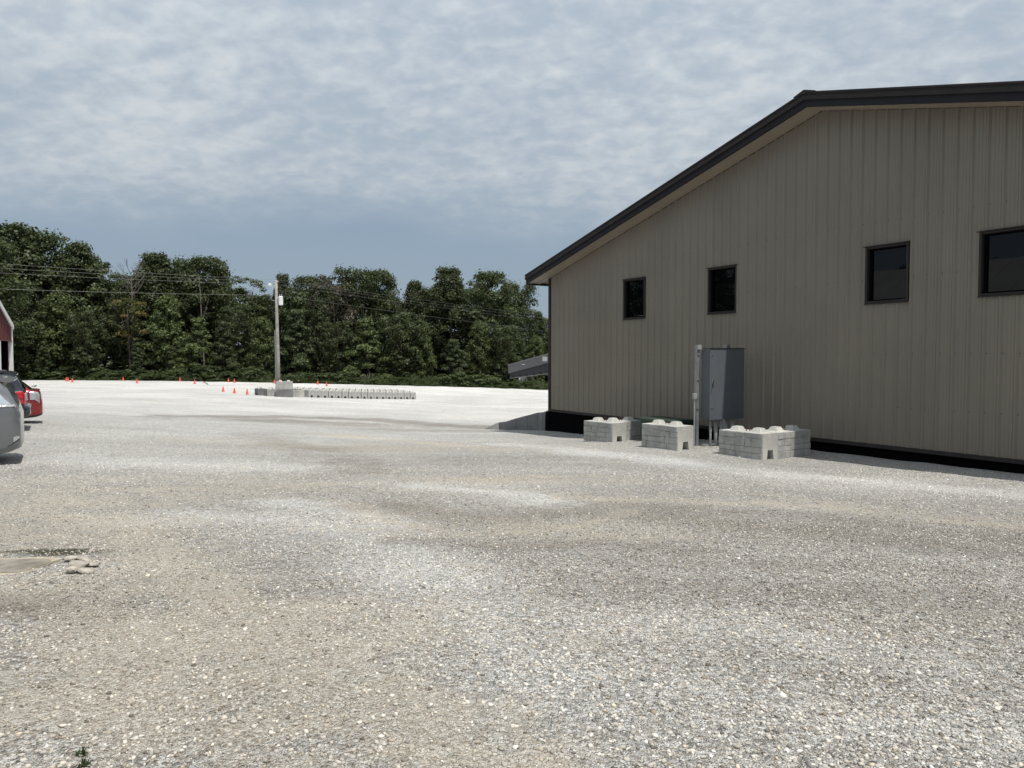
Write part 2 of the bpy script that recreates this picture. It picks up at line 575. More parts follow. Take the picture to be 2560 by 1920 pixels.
for a in [(500, 1600, 1.7, 1.3, .75), (250, 1740, 1.2, .8, .8), (900, 1560, 1.3, 1.3, .6), (120, 1330, 2.4, 1.2, .7), (930, 1790, .9, .6, .7),
          (60, 1250, 4, 2.0, .65), (330, 1480, 1.6, 1.2, .55), (720, 1700, .9, .8, .8), (1650, 1250, 3.2, .8, .5, -.15), (2000, 1262, 2.6, .6, .62, -.15),
          (2330, 1290, 2.2, .6, .58, -.3), (1320, 1320, 2.6, .65, .55, .1), (1150, 1290, 1.6, 1.1, .5), (1500, 1345, 1.8, .5, .6),
          (700, 1220, 4.5, 1.0, .5), (400, 1200, 4.5, 1.2, .45), (1300, 1200, 4, .8, .5), (1000, 1120, 6, 2.2, .6), (1450, 1200, 3, .6, .5),
          (1200, 1025, 9, 2.5, .5), (1150, 1045, 5, 2, .5), (700, 1110, 5, 2, .45), (1080, 1850, .6, .4, .6), (1600, 1600, .9, .6, .4),
          (1900, 1750, .7, .4, .35), (2500, 1560, 1.0, .7, .35)]:
    blob('dust', *a)
for a in [(760, 1055, 7.5, 3.0, .75), (1050, 1075, 5, 3, .6), (520, 1050, 5, 2.2, .5), (1230, 1290, 2.0, .9, .6), (1700, 1290, 4, .9, .55),
          (2200, 1330, 3.2, .9, .5), (2200, 1560, 2.5, 1.6, .38), (1700, 1440, 2.5, 1.2, .35), (1450, 1380, 1.5, .7, .35), (60, 1520, 1.1, .45, .85),
          (150, 1700, .8, .5, .3), (1250, 1640, 1.1, .5, .25), (2400, 1720, 1.4, .8, .3), (1180, 1150, 4, 1.4, .45), (620, 1275, 1.4, .8, .35)]:
    blob('dark', *a)
for a in [(165, 1380, .42, .16, 1.15), (60, 1378, .55, .10, .8), (20, 1520, .5, .14, .55), (140, 1446, .5, .05, .5), (240, 1440, .15, .08, .35)]:
    blob('damp', *a)
for a in [(2250, 1215, 5, 1.6, .5, -.5), (1500, 1120, 3.5, 1.3, .45), (850, 1290, 2.2, .8, .35), (1150, 1215, 2.2, .7, .4), (1650, 1180, 3.5, .8, .35),
          (1300, 1100, 3, 1.0, .4)]:
    blob('white', *a)


STROKES = {'dust': [], 'dark': [], 'damp': [], 'white': []}


def stroke(kind, pix, wid, amt):
    STROKES[kind].append(([on_ground(*p) for p in pix], wid, amt))


# wheel lanes worn into the lot
stroke('dust', [(880, 1262), (980, 1305), (1150, 1336), (1330, 1332), (1480, 1310), (1570, 1280)], .22, .75)
stroke('dust', [(1400, 1242), (1650, 1252), (1900, 1258), (2150, 1272), (2350, 1298), (2560, 1325)], .22, .75)
stroke('dust', [(1900, 1235), (2150, 1262), (2400, 1295), (2560, 1318)], .16, .7)
stroke('dust', [(200, 1228), (650, 1220), (1000, 1200), (1300, 1195), (1480, 1190)], .45, .65)
stroke('dust', [(0, 1290), (250, 1300), (420, 1420), (620, 1520), (800, 1640), (980, 1760), (1150, 1900)], .55, .75)
stroke('dust', [(0, 1480), (300, 1560), (520, 1680), (700, 1900)], .45, .7)
stroke('dust', [(820, 1085), (1050, 1105), (1250, 1125)], .7, .8)
stroke('dust', [(1000, 1010), (1200, 1012), (1370, 1005)], 1.6, .8)
stroke('dust', [(300, 1000), (700, 1012), (1000, 1016)], 1.4, .5)
stroke('dust', [(900, 980), (1300, 992)], 2.0, .5)
stroke('dark', [(1000, 1265), (1150, 1288), (1350, 1290), (1450, 1270)], .75, .8)
stroke('dark', [(1420, 1285), (1750, 1300), (2100, 1335), (2560, 1390)], .7, .75)
stroke('dark', [(1000, 1350), (1250, 1368), (1500, 1360), (1750, 1380)], .4, .6)
stroke('dark', [(420, 1040), (700, 1042), (950, 1050), (1200, 1068)], 1.6, .85)
stroke('dark', [(620, 1085), (820, 1130), (900, 1180)], 1.2, .55)
stroke('dark', [(1500, 1262), (1800, 1275), (2150, 1305), (2560, 1355)], .55, .7)
stroke('dark', [(1550, 1400), (2000, 1410), (2560, 1440)], .5, .55)
stroke('dark', [(1450, 1450), (1900, 1480), (2500, 1500)], .7, .5)
stroke('dark', [(0, 1500), (140, 1530)], .25, .9)
stroke('white', [(480, 1290), (750, 1300), (950, 1350), (1100, 1450)], .7, .75)
stroke('white', [(1100, 1450), (1350, 1700)], .6, .45)
stroke('white', [(1050, 1215), (1300, 1235), (1420, 1260)], .45, 1.0)
stroke('white', [(1250, 1110), (1500, 1135), (1900, 1180), (2300, 1215), (2560, 1240)], .9, 1.0)
stroke('white', [(150, 1150), (500, 1160), (750, 1170)], 1.4, .8)
stroke('white', [(700, 1255), (900, 1275), (960, 1310)], .5, .9)
stroke('white', [(1700, 1720), (2100, 1800), (2500, 1850)], .35, .4)
stroke('white', [(1500, 1560), (1900, 1570), (2300, 1640)], .3, .45)


def field(kind, x, y):
    o = np.zeros_like(x)
    for (pts, wid, amt) in STROKES[kind]:
        dm = np.full(x.shape, 1e9)
        for a, b in zip(pts[:-1], pts[1:]):
            ux, uy = b.x - a.x, b.y - a.y
            t = np.clip(((x - a.x) * ux + (y - a.y) * uy) / (ux * ux + uy * uy), 0, 1)
            dm = np.minimum(dm, np.hypot(x - a.x - t * ux, y - a.y - t * uy))
        wob = 1 + .35 * np.sin(x * 2.3 + y * 1.1) * np.sin(y * 1.7 - x * .6)
        o = np.maximum(o, amt * np.exp(-(dm / (wid * wob)) ** 2))
    for (bx, by, rx, ry, amt, ang) in BLOBS[kind]:
        dx, dy = x - bx, y - by
        c, s = math.cos(ang), math.sin(ang)
        u, w_ = (dx * c + dy * s) / rx, (-dx * s + dy * c) / ry
        o = np.maximum(o, amt * np.exp(-(u * u + w_ * w_) * .9))
    return o


def micro(x, y):
    """centimetre undulation of the gravel"""
    return .010 * np.sin(x * 2.1 + 1.3 * np.sin(y * .9)) * np.sin(y * 1.7 + .8 * np.sin(x * 1.1)) + .005 * np.sin(x * 5.3 + y * 2.2) * np.sin(y * 4.7 - x * 1.9)


def build_ground():
    xs = np.concatenate([np.linspace(-900, -140, 10)[:-1], np.linspace(-140, 60, 80)[:-1], np.linspace(60, 900, 10)])
    ys = np.concatenate([np.linspace(-900, -60, 10)[:-1], np.linspace(-60, 160, 90)[:-1], np.linspace(160, 1500, 12)])
    X, Y = np.meshgrid(xs, ys, indexing='ij')
    Z = gz(X, Y) - .10
    o = link('ground', np_mesh('ground', np.stack([X, Y, Z], 2).reshape(-1, 3), grid_faces(len(xs), len(ys)), M_GRASSG, smooth=True))
    tag(o, 'rough grassy ground under and beyond the wood', kind='structure')
    xs = np.concatenate([np.linspace(-110, -14, 130)[:-1], np.linspace(-14, 14, 190)[:-1], np.linspace(14, 45, 50)])
    vs = np.concatenate([np.linspace(-1, 0, 24)[:-1] * 40, np.linspace(0, 18, 170)[:-1], np.linspace(18, 40, 110)[:-1]])
    far = np.linspace(0, 1, 130)
    rows = []
    for x in xs:
        ye = float(edge_y(x))
        rows.append(np.concatenate([vs, 40 + far * (ye - 40)]))
    Y = np.array(rows)
    X = np.repeat(xs[:, None], Y.shape[1], 1)
    Z = gz(X, Y) + micro(X, Y) * np.clip((60 - np.abs(Y)) / 40, 0, 1)
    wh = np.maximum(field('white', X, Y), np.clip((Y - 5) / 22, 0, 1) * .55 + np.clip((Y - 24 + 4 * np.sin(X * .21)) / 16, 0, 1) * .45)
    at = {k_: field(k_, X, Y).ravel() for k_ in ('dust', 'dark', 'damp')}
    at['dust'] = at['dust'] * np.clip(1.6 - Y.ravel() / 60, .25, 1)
    at['white'] = wh.ravel()
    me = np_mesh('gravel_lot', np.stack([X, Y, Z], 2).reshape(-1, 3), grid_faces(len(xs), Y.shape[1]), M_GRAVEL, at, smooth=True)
    tag(link('gravel_lot', me), 'pale limestone gravel lot with tan wheel tracks', kind='structure')


build_ground()


def build_stones():
    """loose stones lying on the near gravel, one object of stuff"""
    ico = np.array(Matrix.Identity(3))
    phi = (1 + 5 ** .5) / 2
    IV = np.array([(-1, phi, 0), (1, phi, 0), (-1, -phi, 0), (1, -phi, 0), (0, -1, phi), (0, 1, phi), (0, -1, -phi), (0, 1, -phi), (phi, 0, -1), (phi, 0, 1), (-phi, 0, -1), (-phi, 0, 1)]) / 1.9
    IF = np.array([(0, 11, 5), (0, 5, 1), (0, 1, 7), (0, 7, 10), (0, 10, 11), (1, 5, 9), (5, 11, 4), (11, 10, 2), (10, 7, 6), (7, 1, 8), (3, 9, 4), (3, 4, 2), (3, 2, 6), (3, 6, 8), (3, 8, 9), (4, 9, 5), (2, 4, 11), (6, 2, 10), (8, 6, 7), (9, 8, 1)])
    CV = np.array([(x, y, z) for z in (-1, 1) for y in (-1, 1) for x in (-1, 1)], float) * .62
    CF = np.array([(0, 2, 3), (0, 3, 1), (4, 5, 7), (4, 7, 6), (0, 1, 5), (0, 5, 4), (2, 6, 7), (2, 7, 3), (0, 4, 6), (0, 6, 2), (1, 3, 7), (1, 7, 5)])
    Vs, Fs, T, H = [], [], [], []
    off = 0
    for (d0, d1, n, base, fac, smin, smax, um) in [(2.4, 5.2, 46000, IV, IF, .0035, .0150, .80), (5.2, 9.0, 84000, CV, CF, .0045, .0145, .80),
                                                 (9.0, 15.0, 66000, CV, CF, .007, .0165, .80), (15.0, 30.0, 26000, CV, CF, .012, .023, .76)]:
        d = np.sqrt(RNG.uniform(d0 * d0, d1 * d1, n))
        u = RNG.uniform(-um, um, n)
        x, y = u * d, d
        dust, dark = field('dust', x, y), field('dark', x, y)
        patch = .5 + .5 * np.sin(x * 1.9 + 1.7 * np.sin(y * 1.3)) * np.sin(y * 2.3 + 1.1 * np.sin(x * 1.7))
        keep = RNG.random(n) < (1.0 - .72 * dust) * (.45 + .55 * patch) * np.clip(1.0 - (d - 12) / 16, 0, 1)
        # none inside the building
        q = (x - BC[0]) * BN[0] + (y - BC[1]) * BN[1]
        t_ = (x - BC[0]) * BW[0] + (y - BC[1]) * BW[1]
        keep &= ~((q < .15) & (t_ > -.4))
        keep &= ~((x < SLAB[0] - .12) & (x > SLAB[0] - 3.2) & (y > SLAB[1] + .05 + .03 * np.sin(x * 9)) & (y < SLAB[2] - .04 + .03 * np.sin(x * 7)))
        x, y, d = x[keep], y[keep], d[keep]
        n = len(x)
        s = smin + (smax - smin) * RNG.random(n) ** 2.1
        big = RNG.random(n) < .006
        s[big] *= 1.5
        Rm = RNG.normal(size=(n, 4))
        Rm /= np.linalg.norm(Rm, axis=1, keepdims=True)
        a, b, c, e = Rm.T
        Rot = np.stack([1 - 2 * (c * c + e * e), 2 * (b * c - a * e), 2 * (b * e + a * c), 2 * (b * c + a * e), 1 - 2 * (b * b + e * e), 2 * (c * e - a * b),
                        2 * (b * e - a * c), 2 * (c * e + a * b), 1 - 2 * (b * b + c * c)], 1).reshape(n, 3, 3)
        P = base[None] * (1 + RNG.uniform(-.42, .42, (n, len(base), 1))) + RNG.uniform(-.16, .16, (n, len(base), 3))
        P = P * RNG.uniform(.55, 1.25, (n, 1, 3))
        P = np.einsum('nij,nkj->nki', Rot, P)
        P[:, :, 2] *= .68
        P *= s[:, None, None]
        z = gz(x, y) + micro(x, y) * np.clip((60 - y) / 40, 0, 1)
        P += np.stack([x, y, z + s * .12], 1)[:, None, :]
        Vs.append(P.reshape(-1, 3))
        Fs.append((fac[None] + (np.arange(n) * len(base))[:, None, None] + off).reshape(-1, 3))
        off += n * len(base)
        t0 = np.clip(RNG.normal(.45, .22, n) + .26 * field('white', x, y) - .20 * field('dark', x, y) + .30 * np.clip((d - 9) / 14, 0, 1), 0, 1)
        T.append(np.repeat(t0, len(base)))
        hu = np.clip(RNG.random(n) * .55 + .35 * field('dust', x, y), 0, 1)
        H.append(np.repeat(np.where(RNG.random(n) < .05, .95, hu), len(base)))
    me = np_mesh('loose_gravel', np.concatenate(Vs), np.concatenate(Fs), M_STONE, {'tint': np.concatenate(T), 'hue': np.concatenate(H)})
    tag(link('loose_gravel', me), 'loose grey and white limestone stones lying on the near gravel', 'gravel', kind='stuff')


# ------------------------------------------------------------------ steel building on the right
BAZ = R(31.53)
BC = (1.441, 28.3)
BW = (math.sin(BAZ), -math.cos(BAZ))        # along the gable wall, towards the camera
BN = (-math.cos(BAZ), -math.sin(BAZ))       # outward from the gable wall
BROT = math.atan2(BW[1], BW[0])
ZB, ZS, ZH = -.336, 2.916, 4.206            # panel base, window sill, window head
APEX, SLOPE, RZ0 = 11.74, .2583, 4.69       # ridge position along the wall, roof pitch, soffit height at the corner
WID, DEP, OVH = 2 * APEX, 24.0, .66


def bl(t, o, z=None):
    """building coordinates (along wall, out from wall) to world"""
    x, y = BC[0] + BW[0] * t + BN[0] * o, BC[1] + BW[1] * t + BN[1] * o
    return Vector((x, y, g1(x, y) if z is None else z))


def to_bl(p):
    dx, dy = p[0] - BC[0], p[1] - BC[1]
    return dx * BW[0] + dy * BW[1], dx * BN[0] + dy * BN[1]


def roofline(t):
    return RZ0 + SLOPE * (APEX - abs(t - APEX))


WINS = [(4.354, 5.390), (8.085, 9.133), (12.963, 13.973), (15.449, 17.35)]


def rib_profile(t0, width):
    """stations (along, outward) of one ribbed sheet: three tall ribs 305 mm apart, two minor ribs between"""
    st = []
    for i in range(3):
        a = t0 + i * width / 3
        st += [(a, .040), (a + .0125, .040), (a + .052, .0), (a + .11, .0), (a + .118, .007), (a + .13, .007), (a + .138, .0),
               (a + .175, .0), (a + .183, .007), (a + .195, .007), (a + .203, .0), (a + .253, .0), (a + .2925, .040)]
    st.append((t0 + width + .004, .0405))
    return st


def clip_station(st, ts):
    """insert stations at the given positions"""
    out = list(st)
    for t in ts:
        for i in range(len(out) - 1):
            if out[i][0] < t - 1e-6 and out[i + 1][0] > t + 1e-6:
                f = (t - out[i][0]) / (out[i + 1][0] - out[i][0])
                out.insert(i + 1, (t, out[i][1] + f * (out[i + 1][1] - out[i][1])))
                break
    return out


def wall_sheet(st, zb, ztop, wins, y0=0.0):
    mb = MB()
    for (a, oa), (b, ob) in zip(st[:-1], st[1:]):
        m = (a + b) / 2
        iv = [(zb, None)]
        for (w0, w1, s, h) in wins:
            if w0 < m < w1:
                iv = [(zb, s), (h, None)]
        for z0, z1 in iv:
            za, zb_ = (ztop(a), ztop(b)) if z1 is None else (z1, z1)
            mb.add([(a, y0 - oa, z0), (b, y0 - ob, z0), (b, y0 - ob, zb_), (a, y0 - oa, za)], [(0, 1, 2, 3)])
    return mb


def build_main():
    t = thing('metal_building', 'large tan ribbed steel building with charcoal roof trim and dark windows', 'building', (BC[0], BC[1], 0), BROT)
    pw = .915
    n = int(math.ceil(WID / pw))
    tags = [w_ for w_ in WINS]
    for i in range(n):
        t0 = i * pw
        wd = min(pw, WID - t0)
        st = [s for s in rib_profile(t0, pw) if s[0] <= t0 + wd + .005]
        st = clip_station(st, [x for w_ in WINS for x in w_] + [APEX])
        mb = wall_sheet(st, ZB, lambda x: roofline(x) - .004, [(a, b, ZS, ZH) for a, b in WINS])
        part('wall_panel', mb, M_PANEL, t)
    # inner backing so no light leaks and the sheets read as a closed wall
    for (nm, mb) in (('side_wall', wall_sheet([(x, 0) for x in (0, DEP)], ZB, lambda x: RZ0 - .25, [])),):
        st = []
        for i in range(int(DEP / pw)):
            st += rib_profile(i * pw, pw)[:-1]
        for sx in (0.0, WID):
            mb2 = wall_sheet(st, ZB, lambda x: RZ0 + .02, [])
            vs = [((sx + (v[1] if sx == 0 else -v[1])), v[0] + .02, v[2]) for v in mb2.v]
            part('side_wall', MB().add(vs, mb2.f), M_PANEL, t)
    bw = MB().add([(0, DEP, ZB), (WID, DEP, ZB), (WID, DEP, RZ0), (APEX, DEP, roofline(APEX)), (0, DEP, RZ0)], [(0, 1, 2, 3, 4)])
    part('rear_wall', bw, M_PANEL, t)
    inn = MB().box(.15, WID - .15, .30, DEP - .2, ZB - .2, ZS - .3)
    # foundation wrapped in black membrane
    part('foundation', MB().box(-.02, WID + .02, .03, DEP, -2.6, ZB - .001), M_MEMB, t)
    part('base_trim', MB().box(-.03, WID + .03, -.052, .028, ZB - .075, ZB + .012), M_TRIM, t)
    # membrane lip lapping round the corner of the foundation wall
    lip = MB().prism([(-.34, -2.3), (-.02, -2.3), (-.02, ZB - .08), (-.20, ZB - .10), (-.27, ZB - .16), (-.30, ZB - .26)], 'y', .0, .05)
    part('membrane_flap', lip, M_MEMB, t)
    for sx in (-.03, WID - .075):
        part('corner_trim', MB().box(sx, sx + .105, -.05, .10, ZB + .013, RZ0 + .01), M_TRIM, t)
    # rake: stepped fascia following the roof line on both slopes
    prof_up = [(-OVH - .055, .10), (-OVH - .055, .19), (-OVH - .035, .20), (-OVH - .035, .235), (-OVH - .06, .245), (-OVH - .06, .285), (-OVH - .02, .30), (.3, .30), (.3, .10)]
    prof_lo = [(-OVH, -.06), (-OVH, .099), (-OVH + .06, .099), (-OVH + .06, -.06)]
    for s in (-1, 1):
        e, p = (-OVH, APEX) if s < 0 else (WID + OVH, APEX)
        for nm, pr, mt in (('rake_trim', prof_up, M_TRIM), ('rake_fascia', prof_lo, M_TRIM2)):
            vs = [(e, y, roofline(e) + z) for y, z in pr] + [(p, y, roofline(p) + z) for y, z in pr]
            k_ = len(pr)
            fs = [tuple(range(k_)), tuple(range(k_, 2 * k_))[::-1]] + [(i, k_ + i, k_ + (i + 1) % k_, (i + 1) % k_) for i in range(k_)]
            part(nm, MB().add(vs, fs), mt, t)
        # soffit boards under the rake overhang, running up the slope
        for j, (ya, yb) in enumerate(((-OVH + .062, -.40), (-.398, -.20), (-.198, -.035))):
            zz = -.045 + .012 * (j % 2)
            vs = []
            for x in (e + (.02 if s < 0 else -.02), p):
                vs += [(x, ya, roofline(x) + zz), (x, yb, roofline(x) + zz), (x, yb, roofline(x) + zz + .02), (x, ya, roofline(x) + zz + .02)]
            part('soffit_board', MB().add(vs, [(0, 1, 2, 3), (7, 6, 5, 4), (0, 4, 5, 1), (1, 5, 6, 2), (2, 6, 7, 3), (3, 7, 4, 0)]), M_SOFFIT, t)
        # ribbed soffit under the eave on that side
        ei, eo = (0.0, -OVH + .03) if s < 0 else (WID, WID + OVH - .03)
        for j in range(16):
            y0 = -.03 + j * .30
            vs = []
            for y, z in ((y0, 0), (y0 + .04, 0), (y0 + .055, .02), (y0 + .285, .02), (y0 + .298, 0)):
                vs += [(ei, y, roofline(ei) - .03 + z), (eo, y, roofline(eo) - .03 + z)]
            part('eave_soffit', MB().add(vs, [(2 * q, 2 * q + 1, 2 * q + 3, 2 * q + 2) for q in range(4)]), M_SOFFIT, t)
        part('eave_fascia', MB().box(min(eo, eo + .05 * s), max(eo, eo + .05 * s), -OVH + .062, DEP + .5, roofline(eo) - .10, roofline(eo) + .255), M_TRIM2, t)
        # roof sheet
        vs = []
        for y in (-OVH + .05, DEP + .5):
            vs += [(e, y, roofline(e) + .26), (p, y, roofline(p) + .26), (p, y, roofline(p) + .306), (e, y, roofline(e) + .306)]
        part('roof_sheet', MB().add(vs, [(0, 1, 2, 3), (7, 6, 5, 4), (0, 4, 5, 1), (1, 5, 6, 2), (2, 6, 7, 3), (3, 7, 4, 0)]), M_ROOF, t)
    zc = roofline(APEX)
    cap = MB()
    pr = [(-.30, .307 - .30 * SLOPE), (-.09, .325 - .09 * SLOPE), (0, .33), (.09, .325 - .09 * SLOPE), (.30, .307 - .30 * SLOPE)]
    cap.prism([(APEX + a, zc + b) for a, b in pr], 'y', -OVH - .07, DEP + .5)
    part('ridge_cap', cap, M_TRIM, t)
    # dark line of the wall head trim, stepping with the ribs
    for s in (-1, 1):
        e, p = (0.08, APEX) if s < 0 else (WID - .08, APEX)
        vs = []
        for x in (e, p):
            vs += [(x, -.033, roofline(x) - .05), (x, .0, roofline(x) - .05), (x, .0, roofline(x) - .02), (x, -.033, roofline(x) - .02)]
        part('head_trim', MB().add(vs, [(0, 1, 2, 3), (7, 6, 5, 4), (0, 4, 5, 1), (1, 5, 6, 2), (2, 6, 7, 3), (3, 7, 4, 0)]), M_TRIM, t)
    # windows
    names = ['narrow dark window nearest the building corner', 'second window from the corner, above the grey cabinet',
             'third window from the corner, reflecting a roof', 'wide window cut by the right edge of the view']
    for (a, b), lb in zip(WINS, names):
        w = part('window', MB().box(a + .07, b - .07, .085, .10, ZS + .07, ZH - .07), M_GLASS, t)
        w.name = 'window'
        w['label'] = lb
        fr = MB()
        d0, d1, th = -.048, .09, .045
        for (x0, x1, z0, z1) in ((a - .01, a + th, ZS, ZH), (b - th, b + .01, ZS, ZH), (a + th + .001, b - th - .001, ZS, ZS + th), (a + th + .001, b - th - .001, ZH - th, ZH)):
            fr.bev(x0, x1, d0, d1, z0, z1, .008)
        part('frame', fr, M_TRIM, w)
        sh = MB()
        th2 = .022
        A, B_, S_, H_ = a + .057, b - .057, ZS + .057, ZH - .057
        for (x0, x1, z0, z1) in ((A, A + th2 + .03, S_, H_), (B_ - th2, B_, S_, H_), (A + th2 + .031, B_ - th2 - .001, S_, S_ + th2), (A + th2 + .031, B_ - th2 - .001, H_ - th2, H_)):
            sh.box(x0, x1, .045, .084, z0, z1)
        part('sash', sh, M_MEMB, w)
        part('head_flashing', MB().box(a - .045, b + .045, -.075, -.034, ZH + .002, ZH + .02), M_TRIM, w)
        part('sill_flashing', MB().box(a - .01, b + .01, -.06, -.046, ZS - .03, ZS - .002), M_TRIM, w)
    # screw heads in rows across the sheets
    sc = MB()
    for zr in (.55, 1.75, 3.45, 4.75):
        for j in range(int(WID / .305)):
            x = j * .305 + .06
            if x > WID - .1 or any(a - .03 < x < b + .03 and ZS < zr < ZH for a, b in WINS):
                continue
            for dx in (0.0, .0):
                r_ = .011
                sc.add([(x + r_ * math.cos(q * 1.0472), -.006, zr + r_ * math.sin(q * 1.0472)) for q in range(6)], [(0, 1, 2, 3, 4, 5)])
    tag(part('screw_heads', sc, M_TRIM, t), kind='stuff')
    # floor slab inside keeps the interior closed
    return t


build_main()
build_stones()


def build_wing_wall():
    """concrete wall stepping down from the corner of the building, with the ramp it retains"""
    pb = [(1357, 1076.5), (1345, 1076), (1318, 1075), (1290, 1074.5), (1264, 1074), (1247, 1073.5), (1206, 1079)]
    pt = [1030.5, 1031.5, 1038.5, 1046, 1054, 1056, 1074]
    base = [on_ground(*p) for p in pb]
    t0, o0 = to_bl(base[0])
    root = thing('retaining_wall', 'grey concrete retaining wall sloping down from the building corner', 'wall', tuple(bl(-.35, -.06, 0)), 0)
    o = Vector(root.location)
    # keep the wall straight: from the corner to the far end on the ground
    A, B = bl(-.03, -.02, 0), bl(-5.3, -.02, 0)
    A.z = B.z = 0
    xs = [1372] + [p[0] for p in pb]
    pts = []
    d = (B - A)
    for px in xs:
        r_ = ray(px, 1000)
        # intersection of the vertical plane through the ray with the wall line
        k_ = (A.x * r_.y - A.y * r_.x) / (d.y * r_.x - d.x * r_.y)
        pts.append(A + d * k_)
    tops = [1025.5] + pt
    nrm = Vector((d.y, -d.x, 0)).normalized()
    if nrm.dot(Vector((0, -1, 0))) < 0:
        nrm = -nrm
    zt = [at_depth(px, py, p.y).z for px, py, p in zip(xs, tops, pts)]
    for i in range(len(pts) - 1):
        a, b = pts[i], pts[i + 1]
        za, zb = zt[i], zt[i + 1]
        g = .012 / max((b - a).length, .05)
        a2, b2 = a + (b - a) * g, b - (b - a) * g
        vs = []
        for p, z in ((a2, za), (b2, zb)):
            for off in (0.0, -.16):
                q = p + nrm * (off + .004 * (i % 2))
                vs += [(q.x - o.x, q.y - o.y, g1(q.x, q.y) - .5), (q.x - o.x, q.y - o.y, z)]
        nm = 'concrete_panel'
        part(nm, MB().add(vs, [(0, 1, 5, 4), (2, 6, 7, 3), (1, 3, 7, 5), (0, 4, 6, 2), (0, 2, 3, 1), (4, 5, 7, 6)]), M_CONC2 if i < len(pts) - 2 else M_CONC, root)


build_wing_wall()


def build_canopy():
    """low grey awning on the far side of the building, sloping away from its side wall"""
    a0, dp, P = .55, 3.4, 3.95
    r = thing('awning', 'grey metal awning sloping out from the far side of the tan building', 'awning', tuple(bl(0, 0, 0)), BROT)
    top = lambda p: 1.93 - .157 * p
    def slab(y0, y1, p0, p1, z0, z1, nm, mt, zf=top):
        vs = [(-p, y, zf(p) + z) for p in (p0, p1) for y in (y0, y1) for z in (z0, z1)]
        return part(nm, MB().add(vs, [(0, 1, 3, 2), (4, 6, 7, 5), (0, 4, 5, 1), (2, 3, 7, 6), (1, 5, 7, 3), (0, 2, 6, 4)]), mt, r)
    grey = simple('awning_grey', (.17, .175, .18), .4, .3, .1, 4)
    dk = simple('awning_dark', (.035, .037, .045), .5, .2, .1, 4)
    slab(a0, a0 + .05, .06, P, -.36, 0, 'side_fascia', grey)
    slab(a0 + dp, a0 + dp + .05, .06, P, -.36, 0, 'side_fascia', grey)
    slab(a0 - .02, a0 + .0, .06, P, -.03, .02, 'edge_flange', M_GALV)
    slab(a0 + .051, a0 + dp - .001, .06, P, -.05, -.01, 'roof_deck', grey)
    low = lambda p: 1.11 - .09 * p
    vs = []
    for p in (.08, P - .02):
        vs += [(-p, a0 + .06, low(p)), (-p, a0 + .06, top(p) - .33), (-p, a0 + .12, low(p)), (-p, a0 + .12, top(p) - .33)]
    part('lower_panel', MB().add(vs, [(0, 1, 5, 4), (2, 6, 7, 3), (0, 4, 6, 2), (1, 3, 7, 5), (0, 2, 3, 1), (4, 5, 7, 6)]), dk, r)
    slab(a0 + .05, a0 + .135, .08, P - .02, -.025, 0.0, 'bottom_angle', M_GALV, lambda p: low(p))
    for j in range(7):
        p = .5 + j * .53
        part('bracket', MB().box(-p - .07, -p + .07, a0 + .03, a0 + .06, low(p) + .004, low(p) + .075), M_PLASTIC, r)
    slab(a0 + .0, a0 + dp, P + .001, P + .05, -.40, .0, 'front_fascia', dk, lambda p: top(P))
    part('label_plate', MB().box(-1.30, -.95, a0 - .012, a0 - .002, top(1.1) - .26, top(1.1) - .08), M_WHITE, r)
    part('strap_mark', MB().box(-2.85, -2.62, a0 - .012, a0 - .002, top(2.7) - .17, top(2.7) - .135), M_WHITE, r)
    # hangers back to the wall
    for y in (a0 + .4, a0 + dp - .4):
        part('support_arm', MB().tube([(-.02, y, top(0) - 1.2), (-P + .4, y, top(P) - .1)], .035, 6), grey, r)


build_canopy()

# ------------------------------------------------------------------ concrete blocks
def rough_box(mb, x0, x1, y0, y1, z0, z1, amp, seed):
    """block of stone face: bevelled and knocked about"""
    rr = random.Random(seed)
    s = len(mb.v)
    mb.bev(x0, x1, y0, y1, z0, z1, min(.008, (x1 - x0) * .2, (z1 - z0) * .2))
    for i in range(s, len(mb.v)):
        v = mb.v[i]
        mb.v[i] = tuple(c + rr.uniform(-amp, amp) for c in v)


def notch_poly(w, h, nw=.20, nh=.20, sc=1.0):
    a, b = w / 2, nw / 2
    return [(-a, 0), (-b, 0), (-b * .72, nh), (b * .72, nh), (b, 0), (a, 0), (a, h), (-a, h)]


BL, BWD, BH = 1.22, .61, .61


def knob_mesh(name):
    mb = MB()
    a, b, h = .135, .085, .10
    vs = [(sx * a, sy * a, 0) for sx, sy in ((-1, -1), (1, -1), (1, 1), (-1, 1))] + [(sx * b, sy * b, h) for sx, sy in ((-1, -1), (1, -1), (1, 1), (-1, 1))]
    mb.add(vs, [(3, 2, 1, 0), (4, 5, 6, 7), (0, 1, 5, 4), (1, 2, 6, 5), (2, 3, 7, 6), (3, 0, 4, 7)])
    return mb.mesh(name, M_CONC)


KNOB = knob_mesh('knob')
LOOPM = MB().tube([(-.05, 0, -.01), (-.05, 0, .06), (-.03, 0, .10), (0, 0, .115), (.03, 0, .10), (.05, 0, .06), (.05, 0, -.01)], .010, 6).mesh('lifting_loop', M_IRON)


